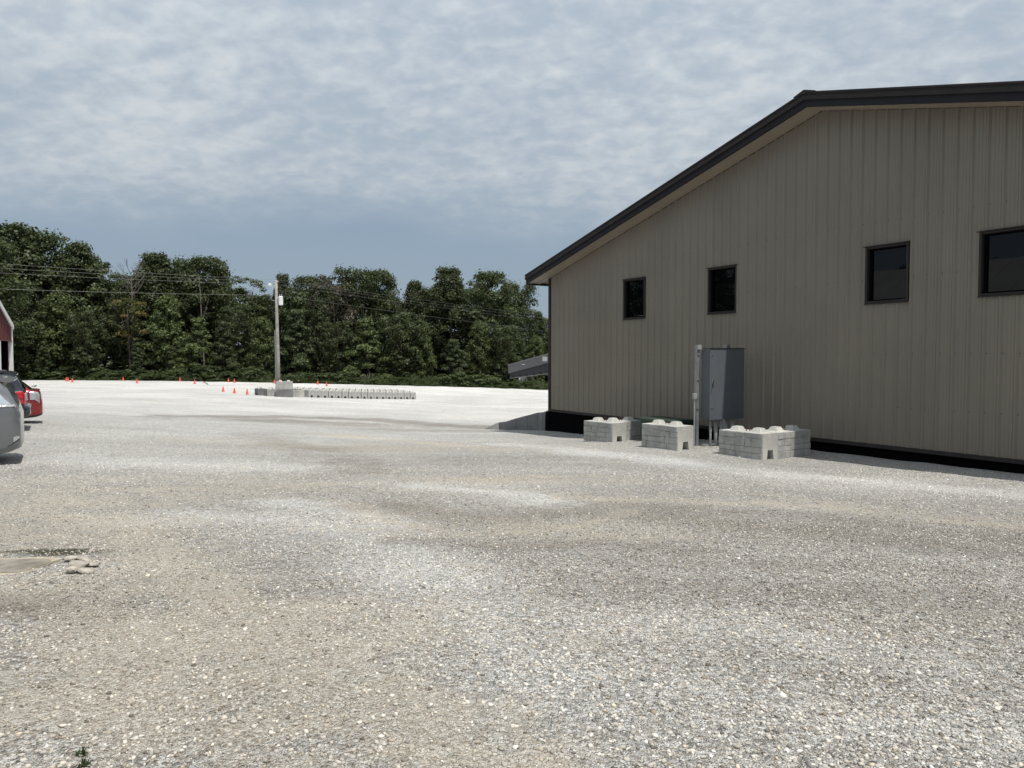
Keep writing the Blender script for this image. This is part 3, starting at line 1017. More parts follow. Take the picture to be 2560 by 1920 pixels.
def faced_block(label, loc, rz, seed, faces=('-y',), group='stone faced concrete blocks beside the building'):
    """2 x 2 x 4 ft block: x along its length, core with a tunnel notch, stone relief on the named long faces"""
    r = thing('concrete_block', label, 'concrete block', loc, rz, group)
    rr = random.Random(seed)
    core = MB()
    p = notch_poly(BWD - .06, BH, .25, .22)
    core.prism([(a, b) for a, b in p], 'x', -BL / 2 + .02, BL / 2 - .0)
    # roughen the core's rim slightly
    core.v = [(x + rr.uniform(-.004, .004), y + rr.uniform(-.006, .006), z + rr.uniform(-.004, .004)) for x, y, z in core.v]
    part('core', core, M_CONC, r)
    part('notch_light_stop', MB().box(-BL / 2 + .06, BL / 2 - .45, -.14, .14, .01, .26), M_CONC2, r)  # added plug that keeps light out so the notch stays dark
    for f in ('-y', '+y'):
        sg = -1 if f == '-y' else 1
        split = rr.uniform(-.15, .15)
        rows = [(a_, b_, lo, hi) for lo, hi in ((-BL / 2, split), (split, BL / 2)) for hs in [[0] + sorted(v + rr.uniform(-.035, .035) for v in (.15, .30, .46)) + [BH]] for a_, b_ in zip(hs[:-1], hs[1:])]
        for ri, (z0, z1, lo, hi) in enumerate(rows):
            x = lo
            cuts = [x]
            while x < hi - .18:
                x += rr.uniform(.14, .42)
                cuts.append(min(x, hi))
            if len(cuts) > 1 and hi - cuts[-1] < .12:
                cuts[-1] = hi
            else:
                cuts.append(hi)
            for xa, xb in zip(cuts[:-1], cuts[1:]):
                mb = MB()
                d = rr.uniform(.028, .040)
                gap = .002
                y_in, y_out = sg * (BWD / 2 - .033), sg * (BWD / 2 - .03 + d)
                rough_box(mb, xa + gap, xb - gap, min(y_in, y_out), max(y_in, y_out), z0 + gap, z1 - gap, .0045, rr.random())
                part('facing_stone', mb, M_CONCF, r)
    for kx in (-.30, .30):
        link('knob', KNOB, r, (kx, 0, BH - .003))
    link('lifting_loop', LOOPM, r, (0, 0, BH))
    return r


def place_by_corner(px, py, cx, cy, rz):
    """origin of a block whose local bottom point (cx, cy) stands at the pixel"""
    p = on_ground(px, py)
    c, s = math.cos(rz), math.sin(rz)
    x, y = p.x - (cx * c - cy * s), p.y - (cx * s + cy * c)
    return (x, y, g1(x, y) - .015)


HL, HW = BL / 2, BWD / 2
rzA = BROT + R(5)
# block A: long stone face outward (local -y = out from the wall when local x runs along the wall)
faced_block('concrete block with one notched end, nearest the sloping retaining wall', place_by_corner(1530, 1105, HL, -HW, rzA), rzA, 1)
rzP = BROT + math.pi / 2
faced_block('shaded concrete block behind the notched block nearest the retaining wall', place_by_corner(1606, 1098, HL, -HW, rzP), rzP, 2)
rzB = BROT + R(4)
faced_block('notched concrete block standing alone just left of the grey cabinet', place_by_corner(1693, 1126.5, HL, -HW, rzB), rzB, 3)
rzC = BROT + R(4)
faced_block('concrete block with a notched end below the grey cabinet, its long face shaded', place_by_corner(1905, 1150.5, HL, -HW, rzC), rzC, 4)
pD = place_by_corner(1945, 1146, -HL, -HW, rzP + R(2))
faced_block('half sunlit rough stone faced block nearest the wide window end', pD, rzP + R(2), 5)


def plain_mesh():
    mb = MB()
    p = notch_poly(BWD, BH, .25, .20)
    mb.prism(p, 'x', -HL, HL)
    return mb.mesh('block_body', M_CONC)


M_CONC, _keep = M_CONCF, M_CONC  # block bodies take the shaded tone; lit knob tops keep the lighter one
PLAIN = plain_mesh()
M_CONC = _keep
LOOP_FAR = MB().tube([(-.07, 0, -.01), (-.07, 0, .06), (-.04, 0, .12), (.04, 0, .12), (.07, 0, .06), (.07, 0, -.01)], .018, 5).mesh('lifting_loop', M_IRON)


def plain_block(label, loc, rz, group, mt=None, knobs=True, loop=True):
    r = thing('concrete_block', label, 'concrete block', loc, rz, group)
    b = link('body', PLAIN, r)
    if mt:
        b.data = PLAIN.copy()
        b.data.materials.clear()
        b.data.materials.append(mt)
    if knobs:
        for kx in (-.30, .30):
            link('knob', KNOB, r, (kx, 0, BH - .003))
    if loop:
        link('lifting_loop', LOOP_FAR, r, (0, 0, BH))
    return r


def block_rows():
    # a row of end-on blocks from lower left (nearer) to right (farther), several blocks deep
    A, B = on_ground(771, 994.5), on_ground(1040, 998.8)
    A = at_depth(771, 994.5, 61.0)
    B = at_depth(1040, 998.8, 67.0)
    d = Vector((B.x - A.x, B.y - A.y, 0))
    L = d.length
    d.normalize()
    nrm = Vector((d.y, -d.x, 0))                    # towards the camera
    rz = math.atan2(nrm.y, nrm.x)                   # local +x faces the camera side
    n = 17
    pitch = L / n
    ords = ['leftmost', 'second from left', 'third from left', 'fourth from left', 'fifth from left', 'sixth from left', 'seventh from left', 'eighth from left',
            'middle', 'eighth from right', 'seventh from right', 'sixth from right', 'fifth from right', 'fourth from right', 'third from right', 'second from right', 'rightmost']
    mats = [M_CONC, M_CONCF, M_CONC]
    for j in range(3):
        for i in range(n):
            c = A + d * (pitch * (i + .5) + random.uniform(-.012, .012)) - nrm * (HL + j * 1.27 + random.uniform(0, .05))
            z = g1(c.x, c.y) - .02
            sc_ = min(1.0, (pitch - .035) / BWD)
            if j == 0:
                lb = 'pale notched concrete block, %s of the long front row by the pole' % ords[i]
                o = plain_block(lb, (c.x, c.y, z), rz + R(random.uniform(-1.5, 1.5)), 'front row of concrete blocks by the utility pole', mats[(i * 7) % 3] if i % 3 == 1 else None)
            else:
                o = plain_block('pale concrete block standing behind the long front row by the pole', (c.x, c.y, z), rz + R(random.uniform(-1.5, 1.5)), 'concrete blocks behind the front row')
            o.scale = (1, sc_, 1)
    # the group at the foot of the pole
    rs = R(14)

    def put(px, py, D, cx, cy, rz_, z, label, mt=None, knobs=True, loop=False, scl=None):
        p = at_depth(px, py, D)
        c, s = math.cos(rz_), math.sin(rz_)
        x, y = p.x - (cx * c - cy * s), p.y - (cx * s + cy * c)
        o = plain_block(label, (x, y, (g1(x, y) - .02) if z is None else z), rz_, 'concrete blocks round the foot of the utility pole', mt, knobs, loop)
        if scl:
            o.scale = scl
        return o
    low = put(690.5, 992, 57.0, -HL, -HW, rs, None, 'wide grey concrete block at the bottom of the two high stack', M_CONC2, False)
    zz = low.location.z + BH + .004
    tp = plain_block('pale streaked concrete block on top of the two high stack by the pole', (low.location.x - .02, low.location.y + .05, zz), rs + R(1), 'concrete blocks round the foot of the utility pole', M_CONCF, True, False)
    put(689, 991.5, 57.6, HW, -HL, rs + math.pi / 2 * 0 + R(0), None, 'grey concrete block tight against the left of the two high stack', M_CONCF, True, True, (.55, 1, .95))
    put(668, 990.5, 58.0, HL * .0, -HW, rs - R(38), None, 'dark shaded concrete block second from the left end of the pole group', M_CONC2, True, True, (.62, 1, .93))  # the shade on this block is put into its darker concrete
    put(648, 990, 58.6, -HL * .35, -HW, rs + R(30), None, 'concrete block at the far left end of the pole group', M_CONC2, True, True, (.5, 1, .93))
    put(731, 991.5, 58.8, -HL * .42, -HW, rs + R(6), None, 'narrow upright block just right of the two high stack', M_CONCF, False, True, (.42, 1, .93))
    put(742.5, 991.8, 59.0, -HL * .42, -HW, rs - R(3), None, 'pale block between the two high stack and the long row', M_CONC, False, True, (.45, 1, .95))


block_rows()


# ------------------------------------------------------------------ cabinet and green box
def build_cabinet():
    p = on_ground(1755, 1112)
    t_, o_ = to_bl(p)
    # local frame: x out from the wall is +n ... door faces along the wall towards the camera
    rz = BROT + math.pi / 2                      # local x = into the building, local -y = along +w (door side)
    W, Dp, H = 1.27, .30, 1.80
    edge = at_depth(1774, 1048.5, 19.0)         # lower near corner of the door
    c, s = math.cos(rz), math.sin(rz)
    gx = g1(edge.x, edge.y)
    r = thing('electrical_cabinet', 'tall grey steel electrical cabinet on galvanised posts beside the wall', 'cabinet', (edge.x, edge.y, gx), rz)
    zb = edge.z - gx
    part('cabinet_body', MB().bev(0, W, .03, Dp, zb, zb + H, .006), M_CAB, r)
    d = part('door', MB().bev(-.005, W + .005, 0, .028, zb - .02, zb + H + .02, .005), M_CAB, r)
    part('rain_hood', MB().box(-.02, W + .02, -.015, Dp + .01, zb + H + .021, zb + H + .04), M_PLASTIC, r)
    hx = .075
    hd = part('handle', MB().tube([(hx + .03, -.012, zb + 1.0), (hx + .02, -.045, zb + .98), (hx, -.05, zb + .90), (hx - .012, -.045, zb + .80)], [.014, .013, .011, .009], 8), M_PLASTIC, d)
    part('handle_plate', MB().bev(hx + .005, hx + .06, -.014, -.001, zb + .93, zb + 1.05, .004), M_CHROME, d)
    for z in (.28, 1.64):
        part('door_latch', MB().tube([(hx, -.012, zb + z), (hx, .0, zb + z)], .018, 10), M_CHROME, d)
    # strut rack behind
    for x, tz in ((-.14, zb + H + .12), (W * .72, zb + H + .13)):
        po = part('post', MB().box(x, x + .085, Dp + .02, Dp + .105, -.3, tz), M_GALV, r)
        part('post_cap', MB().box(x - .002, x + .12, Dp - .02, Dp + .018, tz - .12, tz - .0), M_PVC if x < 0 else M_GALV, po)
    for z in (.25, 1.0, 1.65):
        part('cross_strut', MB().box(-.16, W + .05, Dp + .001, Dp + .019, zb + z, zb + z + .041), M_GALV, r)
    part('foot_strut', MB().box(-.10, W - .1, Dp - .16, Dp - .10, .02, .06), M_GALV, r)
    for i, (x, rad) in enumerate(((.17, .03), (.42, .045), (.56, .035), (.80, .045), (.98, .045))):
        y = .13 + .05 * (i % 2)
        pp = part('conduit', MB().tube([(x, y, -.25), (x, y, zb + .01)], rad, 12), M_PVC, r, smooth=True)
        part('coupling', MB().tube([(x, y, zb * .52), (x, y, zb * .52 + .09)], rad * 1.22, 12), M_PVC, pp)
        part('lock_nut', MB().tube([(x, y, zb - .04), (x, y, zb - .002)], rad * 1.35, 8), M_GALV, pp)
    # small meter box on the post
    mb_ = part('receptacle_box', MB().bev(-.24, -.142, Dp + .0, Dp + .08, zb + .52, zb + .66, .006), M_PVC, r)
    part('receptacle_cover', MB().bev(-.245, -.225, Dp - .014, Dp - .001, zb + .50, zb + .60, .004), M_PVC, mb_)
    part('riser_conduit', MB().tube([(-.19, Dp + .05, -.2), (-.19, Dp + .05, zb + .52)], .018, 8), M_PVC, mb_)


build_cabinet()


def build_green_box():
    p = at_depth(1712, 1050, 20.6)
    t_, o_ = to_bl(p)
    b = bl(t_ - .72, o_, None)
    r = thing('utility_box', 'low dark green utility box behind the blocks against the wall', 'utility box', tuple(b), BROT)
    h = p.z - b.z
    part('box_body', MB().bev(-.70, .70, -.38, .38, -.1, h - .10, .01), M_GREEN, r)
    part('lid', MB().prism([(-.42, h - .099), (.42, h - .099), (.42, h - .02), (.38, h), (-.36, h), (-.42, h - .03)], 'x', -.74, .74), M_GREEN, r)
    part('hasp', MB().bev(-.04, .04, -.43, -.385, h - .26, h - .14, .004), M_GALV, r)


build_green_box()


# ------------------------------------------------------------------ traffic cones
def cone_meshes():
    body = MB().lathe([(.115, .022), (.108, .03), (.034, .43), (.030, .455), (.020, .458)], 16).mesh('cone_body', M_CONE, True)
    base = MB().bev(-.15, .15, -.15, .15, 0, .024, .008).mesh('base', M_CONEB)
    return body, base


CB, CBASE = cone_meshes()
CONES = [(166, 952.5, 86.5, 'left cone of the overlapping pair beyond the parked cars'), (170, 953.3, 85.5, 'right cone of the overlapping pair beyond the parked cars'),
         (181, 957, 80, 'cone just right of the overlapping pair beyond the cars'), (308, 951.8, 89, 'distant cone at the weed edge left of the dead tree trunk'),
         (342.6, 958, 79, 'cone below the dead tree, nearer than its neighbour'), (450, 953.5, 88, 'small distant cone midway between the cars and the pole'),
         (486.7, 959.5, 79, 'cone beside the thin rod lying on gravel'), (571, 955.5, 86, 'left of the two far cones behind the near trio'),
         (586, 957.2, 84, 'right of the two far cones behind the near trio'), (558, 980, 64, 'leftmost of three near cones left of the block stack'),
         (586, 984, 61.5, 'middle of three near cones left of the block stack'), (618, 988.3, 59.5, 'rightmost of three near cones, beside the block group'),
         (686, 958.5, 84, 'cone peeking out behind the two high block stack'), (794.4, 959.6, 84, 'left of two cones beyond the long block row'),
         (816.5, 962.2, 81, 'right of two cones beyond the long block row')]
for i, (px, py, D, lb) in enumerate(CONES):
    p = at_depth(px, py, D)
    z = g1(p.x, p.y)
    r = thing('traffic_cone', 'orange ' + lb, 'traffic cone', (p.x, p.y, z + .004), random.uniform(0, 1.5), 'orange traffic cones on the gravel lot')
    link('cone_body', CB, r)
    link('base', CBASE, r)
a, b = at_depth(498, 954, 86), at_depth(520, 959.5, 78)
rod = MB().tube([(a.x, a.y, g1(a.x, a.y) + .35), (b.x, b.y, g1(b.x, b.y) + .03)], .035, 6)
tag(part('metal_rod', rod, M_DARK), 'thin dark rod lying on the gravel beside a far cone', 'rod')

# ------------------------------------------------------------------ utility pole and wires
def build_pole():
    base = at_depth(697, 990, 60.0)
    gx = g1(base.x, base.y)
    top = at_depth(690, 700, 60.0)
    r = thing('utility_pole', 'weathered wooden utility pole rising behind the stacked blocks', 'utility pole', (base.x, base.y, gx))
    tx, tz = top.x - base.x, top.z - gx
    ax = lambda z: tx * z / tz
    part('pole', MB().tube([(ax(z), 0, z) for z in (-.3, tz * .33, tz * .66, tz)], [.165, .15, .125, .105], 14), M_WOOD, r, smooth=True)
    part('riser_conduit', MB().tube([(ax(0) - .19, -.06, 0), (ax(tz * .57) - .17, -.06, tz * .57)], .045, 8), M_GALV, r)
    zt = tz - (772 - 700) / F * 60 * .62 - .15
    zx = at_depth(690, 752, 60).z - gx
    tr = part('transformer', MB().lathe([(.05, -.36), (.17, -.35), (.18, -.33), (.18, .25), (.19, .26), (.19, .29), (.12, .36)], 14, (ax(zx) + .36, -.05, zx)), M_WHITE, r, smooth=False)
    for dx in (-.08, .08):
        part('bushing', MB().lathe([(.035, 0), (.045, .05), (.03, .08), (.045, .12), (.03, .15), (.02, .2)], 8, (ax(zx) + .36 + dx, -.05, zx + .33)), M_PVC, tr)
    part('mounting_bracket', MB().box(ax(zx) + .10, ax(zx) + .20, -.10, 0, zx - .2, zx + .15), M_GALV, r)
    zl = at_depth(690, 712, 60).z - gx
    arm = part('lamp_arm', MB().tube([(ax(zl), -.02, zl - .15), (ax(zl) - .25, -.05, zl - .02), (ax(zl) - .42, -.08, zl)], .025, 6), M_GALV, r)
    part('lamp_head', MB().lathe([(.07, -.12), (.14, -.10), (.15, -.02), (.10, .06), (.04, .1)], 12, (ax(zl) - .48, -.09, zl + .02)), M_WHITE, arm)
    part('cutout_fuse', MB().tube([(ax(zl) - .2, -.1, zl - .42), (ax(zl) - .32, -.12, zl - .1)], .02, 6), M_WHITE, r)
    part('crossarm_bracket', MB().tube([(ax(zx), 0, zx - .05), (ax(zx) - .36, -.05, zx + .05), (ax(zx) - .52, -.05, zx + .45)], .015, 6), M_GALV, r)
    for k_, (dx, zz) in enumerate(((0.0, tz + .02), (.14, tz - .18), (-.14, tz - .42))):
        part('insulator', MB().lathe([(.03, 0), (.055, .03), (.035, .06), (.055, .09), (.03, .12)], 8, (ax(zz) + dx, 0, zz)), M_PVC, r)
    return base, gx, tz, ax


PB, PGX, PTZ, PAX = build_pole()


def wire(name, label, pl, pm, pr, rad=.0065):
    """a hanging conductor through three pixels at given depths, extended past both ends"""
    A, M_, B = (at_depth(*q) for q in (pl, pm, pr))
    A2 = A + (A - M_) * .8
    B2 = B + (B - M_) * 1.2
    def sag(p, q, s, n=14):
        return [p.lerp(q, i / n) - Vector((0, 0, s * 4 * (i / n) * (1 - i / n))) for i in range(n + 1)]
    pts = sag(A2, M_, .22)[:-1] + sag(M_, B2, .35)
    tag(part(name, MB().tube(pts, rad, 5), M_WIRE), label, 'wire', 'overhead wires carried by the utility pole')


wire('overhead_wire', 'highest of the overhead wires on the pole', (0, 651, 49), (690, 699, 60), (1344, 778, 76))
wire('overhead_wire', 'second overhead wire, just under the highest', (0, 662, 49), (691, 704, 60), (1344, 785, 76))
wire('overhead_wire', 'third overhead wire below the highest pair', (0, 674, 49), (689, 711, 60), (1344, 792, 76))
wire('overhead_wire', 'lowest overhead wire, well below the other three', (0, 714, 49), (692, 738, 60), (1375, 821, 76), .008)

# ------------------------------------------------------------------ parked cars
def catmull(pts, n):
    P = [np.array(p, float) for p in pts]
    P = [2 * P[0] - P[1]] + P + [2 * P[-1] - P[-2]]
    out = []
    for i in range(1, len(P) - 2):
        for k_ in range(n):
            t = k_ / n
            a, b, c, d = P[i - 1], P[i], P[i + 1], P[i + 2]
            out.append(.5 * ((2 * b) + (-a + c) * t + (2 * a - 5 * b + 4 * c - d) * t * t + (-a + 3 * b - 3 * c + d) * t ** 3))
    out.append(P[-2])
    return np.array(out)


class CarShape:
    def __init__(self, L, W, top, belt, zb, plan, roofw, bulge=(.5,)):
        self.L, self.W, self.top, self.belt, self.zb, self.plan, self.roofw = L, W, top, belt, zb, plan, roofw

    def ring(self, x):
        zt = np.interp(x, *zip(*self.top))
        W = self.W / 2 * np.interp(x, *zip(*self.plan))
        zb = np.interp(x, *zip(*self.zb))
        belt = min(self.belt, zt - .05)
        gh = max(0.0, min(1.0, (zt - belt - .05) / .45))      # how much greenhouse there is above the belt
        wr = W * (.90 + (self.roofw - .90) * gh)
        c = [(0, zb), (W * .80, zb), (W * .95, zb + .05), (W * .985, zb + .18), (W, zb + (belt - zb) * .55), (W * .985, belt - .04), (W * .955, belt + .01)]
        zs = belt + (zt - belt) * .82
        c += [(wr + (W * .95 - wr) * .45, belt + (zs - belt) * .55), (wr, zs), (wr * .82, zt - .02), (wr * .45, zt - .003), (0, zt)]
        return c

    NS = 4

    def curve(self, x):
        return catmull(self.ring(x), self.NS)

    def point(self, x, s, off=0.0):
        cv = self.curve(x)
        i = min(int(s * self.NS), len(cv) - 2)
        f = s * self.NS - i
        p = cv[i] * (1 - f) + cv[i + 1] * f
        tng = cv[min(i + 1, len(cv) - 1)] - cv[i]
        nn = np.array([tng[1], -tng[0]])
        nn /= max(np.linalg.norm(nn), 1e-6)
        p = p + nn * off
        return (x, p[0], p[1])

    def body(self, xs):
        V, Fc = [], []
        rings = []
        for x in xs:
            cv = self.curve(x)
            full = [(x, y, z) for y, z in cv] + [(x, -y, z) for y, z in cv[1:-1][::-1]]
            rings.append(full)
        n = len(rings[0])
        for r_ in rings:
            V += r_
        for i in range(len(rings) - 1):
            for k_ in range(n):
                Fc.append((i * n + k_, i * n + (k_ + 1) % n, (i + 1) * n + (k_ + 1) % n, (i + 1) * n + k_))
        Fc.append(tuple(range(n))[::-1])
        Fc.append(tuple(range((len(rings) - 1) * n, len(rings) * n)))
        return MB().add(V, [f[::-1] for f in Fc])

    def patch(self, xs, ss, off, side=1):
        """patch lying off the body surface; ss may be a function of x giving (s0, s1)"""
        V, Fc = [], []
        m = 7
        for x in xs:
            s0, s1 = ss(x) if callable(ss) else ss
            for k_ in range(m):
                p = self.point(x, s0 + (s1 - s0) * k_ / (m - 1), off)
                V.append((p[0], p[1] * side, p[2]))
        for i in range(len(xs) - 1):
            for k_ in range(m - 1):
                f = (i * m + k_, i * m + k_ + 1, (i + 1) * m + k_ + 1, (i + 1) * m + k_)
                Fc.append(f if side < 0 else f[::-1])
        return MB().add(V, Fc)


def wheel_meshes(rad, wid):
    ty = MB()
    prof = [(rad - .10, -wid / 2), (rad - .02, -wid / 2), (rad, -wid / 2 + .03), (rad, wid / 2 - .03), (rad - .02, wid / 2), (rad - .10, wid / 2)]
    ty.lathe(prof, 28)
    ty.v = [(x, z, y) for x, y, z in ty.v]
    rim = MB().lathe([(.03, wid / 2 - .03), (rad - .13, wid / 2 - .05), (rad - .105, wid / 2 - .01), (rad - .105, -wid / 2)], 20)
    rim.v = [(x, z, y) for x, y, z in rim.v]
    return ty.mesh('tyre', M_DARK, True), rim.mesh('rim', M_GALV)


def boolean_arches(o, centres, rad, W):
    for cx in centres:
        for sy in (-1, 1):
            c = MB()
            c.lathe([(rad, -.2), (rad, .2)], 28)
            c.v = [(x + cx, z + sy * (W / 2 + .02), y + rad * .92) for x, y, z in c.v]
            cu = link('cut', c.mesh('cut'))
            cu.parent = o.parent
            m = o.modifiers.new('b', 'BOOLEAN')
            m.object, m.operation, m.solver = cu, 'DIFFERENCE', 'EXACT'
            bpy.context.view_layer.update()
            dg = bpy.context.evaluated_depsgraph_get()
            me = bpy.data.meshes.new_from_object(o.evaluated_get(dg))
            o.modifiers.clear()
            o.data = me
            bpy.data.objects.remove(cu)


CAR_ROT = math.atan2(BN[1], BN[0])       # nose away from the lot, parallel to the building grid


def finish_car(o, mb_body, paint, shape, wheels, rad, W):
    b = part('body', mb_body, paint, o, smooth=True)
    boolean_arches(b, wheels, rad + .06, W)
    b.data.polygons.foreach_set('use_smooth', [True] * len(b.data.polygons))
    if hasattr(b.data, 'set_sharp_from_angle'):
        b.data.set_sharp_from_angle(angle=R(38))
    ty, rm = wheel_meshes(rad, .21)
    for cx in wheels:
        for sy in (-1, 1):
            w_ = link('wheel', ty, o, (cx, sy * (W / 2 - .125), rad), (0, 0, 0 if sy > 0 else math.pi))
            link('rim', rm, w_)
    return b


XS = [0, .008, .03, .06, .1, .15, .2, .26, .33, .42, .55]


def build_van():
    p = at_depth(53.5, 1140, 14.4)
    r = thing('parked_car', 'silver minivan, nearest of the parked vehicles at the left edge', 'car', (p.x, p.y, g1(p.x, p.y) + .0), CAR_ROT, 'vehicles parked at the left edge')
    L, W = 5.08, 1.98
    top = [(0, .98), (.03, 1.08), (.06, 1.2), (.11, 1.32), (.2, 1.50), (.30, 1.645), (.42, 1.69), (.7, 1.72), (1.5, 1.76), (2.6, 1.75), (3.2, 1.66), (4.15, 1.12), (4.6, 1.02), (4.95, .85), (5.08, .62)]
    plan = [(0, .80), (.02, .86), (.06, .91), (.15, .955), (.35, .985), (.8, 1), (4.2, 1), (4.7, .95), (4.95, .82), (5.08, .6)]
    S = CarShape(L, W, top, 1.17, [(0, .33), (.2, .25), (.6, .2), (4.4, .2), (5.08, .28)], plan, .80)
    xs = XS + list(np.linspace(.7, 4.4, 26)) + [4.55, 4.7, 4.82, 4.9, 4.96, 5.0, 5.04, 5.07]
    # local +y is the camera side
    b = finish_car(r, S.body(xs), M_SILVER, S, (1.08, 4.02), .34, W)
    r.location = r.location - Vector((BW[0], BW[1], 0)) * (W / 2 * .9)
    part('quarter_glass', S.patch(np.linspace(.16, 1.55, 18), lambda x: (6.12, 6.12 + 1.68 * min(1, (x - .13) / .36)), .006), M_VGLASS, r, smooth=True)
    part('side_glass', S.patch(np.linspace(1.62, 3.1, 16), (6.25, 7.8), .006), M_VGLASS, r, smooth=True)
    for sd in (-1,):
        part('side_glass', S.patch(np.linspace(.34, 3.1, 20), (6.25, 7.7), .006, -1), M_VGLASS, r, smooth=True)
    part('rear_glass', MB().add([(.095, -.62, 1.24), (.095, .62, 1.24), (.285, .55, 1.60), (.285, -.55, 1.60)], [(0, 1, 2, 3)]), M_CGLASS, r)
    part('windscreen', S.patch(np.linspace(3.25, 4.05, 8), (9.0, 11.0), .006), M_CGLASS, r, smooth=True)
    for sd in (1, -1):
        part('tail_light', S.patch(np.linspace(.035, .62, 12), lambda x: (5.10, 5.98), .012, sd), M_CLEAR, r, smooth=True)
        part('tail_light_strip', S.patch(np.linspace(.26, .62, 6), lambda x: (5.42, 5.80), .016, sd), M_TAIL, r, smooth=True)
    sp = MB()
    pr = [(.10, 1.635), (.20, 1.60), (.42, 1.655), (.60, 1.725), (.42, 1.735), (.22, 1.70), (.09, 1.66)]
    sp.prism(pr, 'y', -.68, .72)
    part('spoiler', sp, M_SILVER, r)
    bp = S.patch(np.linspace(.012, .60, 14), (2.6, 4.6), .022)
    part('bumper', bp, M_SILVER, r, smooth=True)
    part('bumper', S.patch(np.linspace(.012, .60, 14), (2.6, 4.6), .022, -1), M_SILVER, r, smooth=True)
    part('bumper_reflector', S.patch(np.linspace(.02, .12, 5), (3.0, 3.35), .032), M_CLEAR, r)
    part('bumper_trim', S.patch(np.linspace(.02, .22, 8), lambda x: (2.75 + max(0, (.16 - x)) * 2, 2.83 + max(0, (.16 - x)) * 2.4), .034), M_PLASTIC, r)
    part('door_seam', S.patch([.40, .408], (2.6, 5.2), .004), M_PLASTIC, r)
    part('underbody', MB().box(.35, 4.8, -.7, .7, .22, .34), M_PLASTIC, r)


def build_suv():
    p = at_depth(76, 1060, 21.0)
    r = thing('parked_car', 'dark blue sport utility vehicle parked between the silver van and the red car', 'car', (p.x, p.y, g1(p.x, p.y)), CAR_ROT, 'vehicles parked at the left edge')
    L, W = 4.75, 1.90
    top = [(0, .70), (.05, .72), (.09, .74), (.11, 1.0), (.14, 1.17), (.2, 1.36), (.27, 1.52), (.34, 1.61), (.5, 1.66), (1.5, 1.70), (2.4, 1.69), (3.0, 1.58), (3.7, 1.13), (4.3, 1.03), (4.6, .88), (4.75, .62)]
    plan = [(0, .84), (.03, .9), (.1, .93), (.2, .96), (.4, .985), (.8, 1), (4.0, 1), (4.4, .95), (4.65, .84), (4.75, .6)]
    S = CarShape(L, W, top, 1.13, [(0, .46), (.2, .36), (.6, .24), (4.2, .24), (4.75, .32)], plan, .80)
    xs = [0, .01, .03, .06, .088, .098, .11, .125, .15, .19, .24, .30, .36, .45, .6] + list(np.linspace(.75, 4.1, 24)) + [4.25, 4.4, 4.5, 4.58, 4.65, 4.7, 4.74]
    finish_car(r, S.body(xs), M_NAVY, S, (.95, 3.70), .36, W)
    r.location = r.location - Vector((BW[0], BW[1], 0)) * (W / 2 * .9)
    part('side_glass', S.patch(np.linspace(.34, 1.2, 10), lambda x: (6.25, 6.25 + 1.5 * min(1, (x - .28) / .22)), .006), M_CGLASS, r, smooth=True)
    part('side_glass', S.patch(np.linspace(1.28, 2.9, 14), (6.25, 7.75), .006), M_CGLASS, r, smooth=True)
    part('side_glass', S.patch(np.linspace(.4, 2.9, 18), (6.25, 7.7), .006, -1), M_CGLASS, r, smooth=True)
    part('windscreen', S.patch(np.linspace(3.02, 3.65, 8), (9.0, 11.0), .006), M_CGLASS, r, smooth=True)
    part('rear_glass', MB().add([(.128, -.6, 1.18), (.128, .6, 1.18), (.295, .52, 1.57), (.295, -.52, 1.57)], [(0, 1, 2, 3)]), M_CGLASS, r)
    for sd in (1, -1):
        for q in range(4):
            part('tail_light', S.patch(np.linspace(.125, .33, 7), (4.05 + q * .44, 4.05 + q * .44 + .38), .014, sd), M_TAIL, r, smooth=True)
        part('tailgate_edge', S.patch(np.linspace(.105, .122, 3), (3.9, 8.2), .008, sd), M_GALV, r, smooth=True)
    part('spoiler', MB().prism([(.30, 1.625), (.33, 1.59), (.5, 1.62), (.8, 1.69), (.5, 1.71), (.33, 1.665)], 'y', -.62, .62), M_NAVY, r)
    for sy in (-.62, .62):
        part('roof_rail', MB().tube([(.55, sy, 1.655), (.62, sy, 1.715), (1.6, sy, 1.75), (2.4, sy, 1.735), (2.5, sy, 1.67)], .018, 6), M_PLASTIC, r)
    for sd in (1, -1):
        part('bumper', S.patch(np.linspace(.003, .55, 14), (1.4, 3.5), .018, sd), M_PLASTIC if sd < 0 else M_NAVY, r, smooth=True)
        part('bumper_step', S.patch(np.linspace(.003, .18, 7), (2.6, 3.9), .026, sd), M_PLASTIC, r, smooth=True)
    part('underbody', MB().box(.35, 4.4, -.65, .65, .26, .40), M_PLASTIC, r)


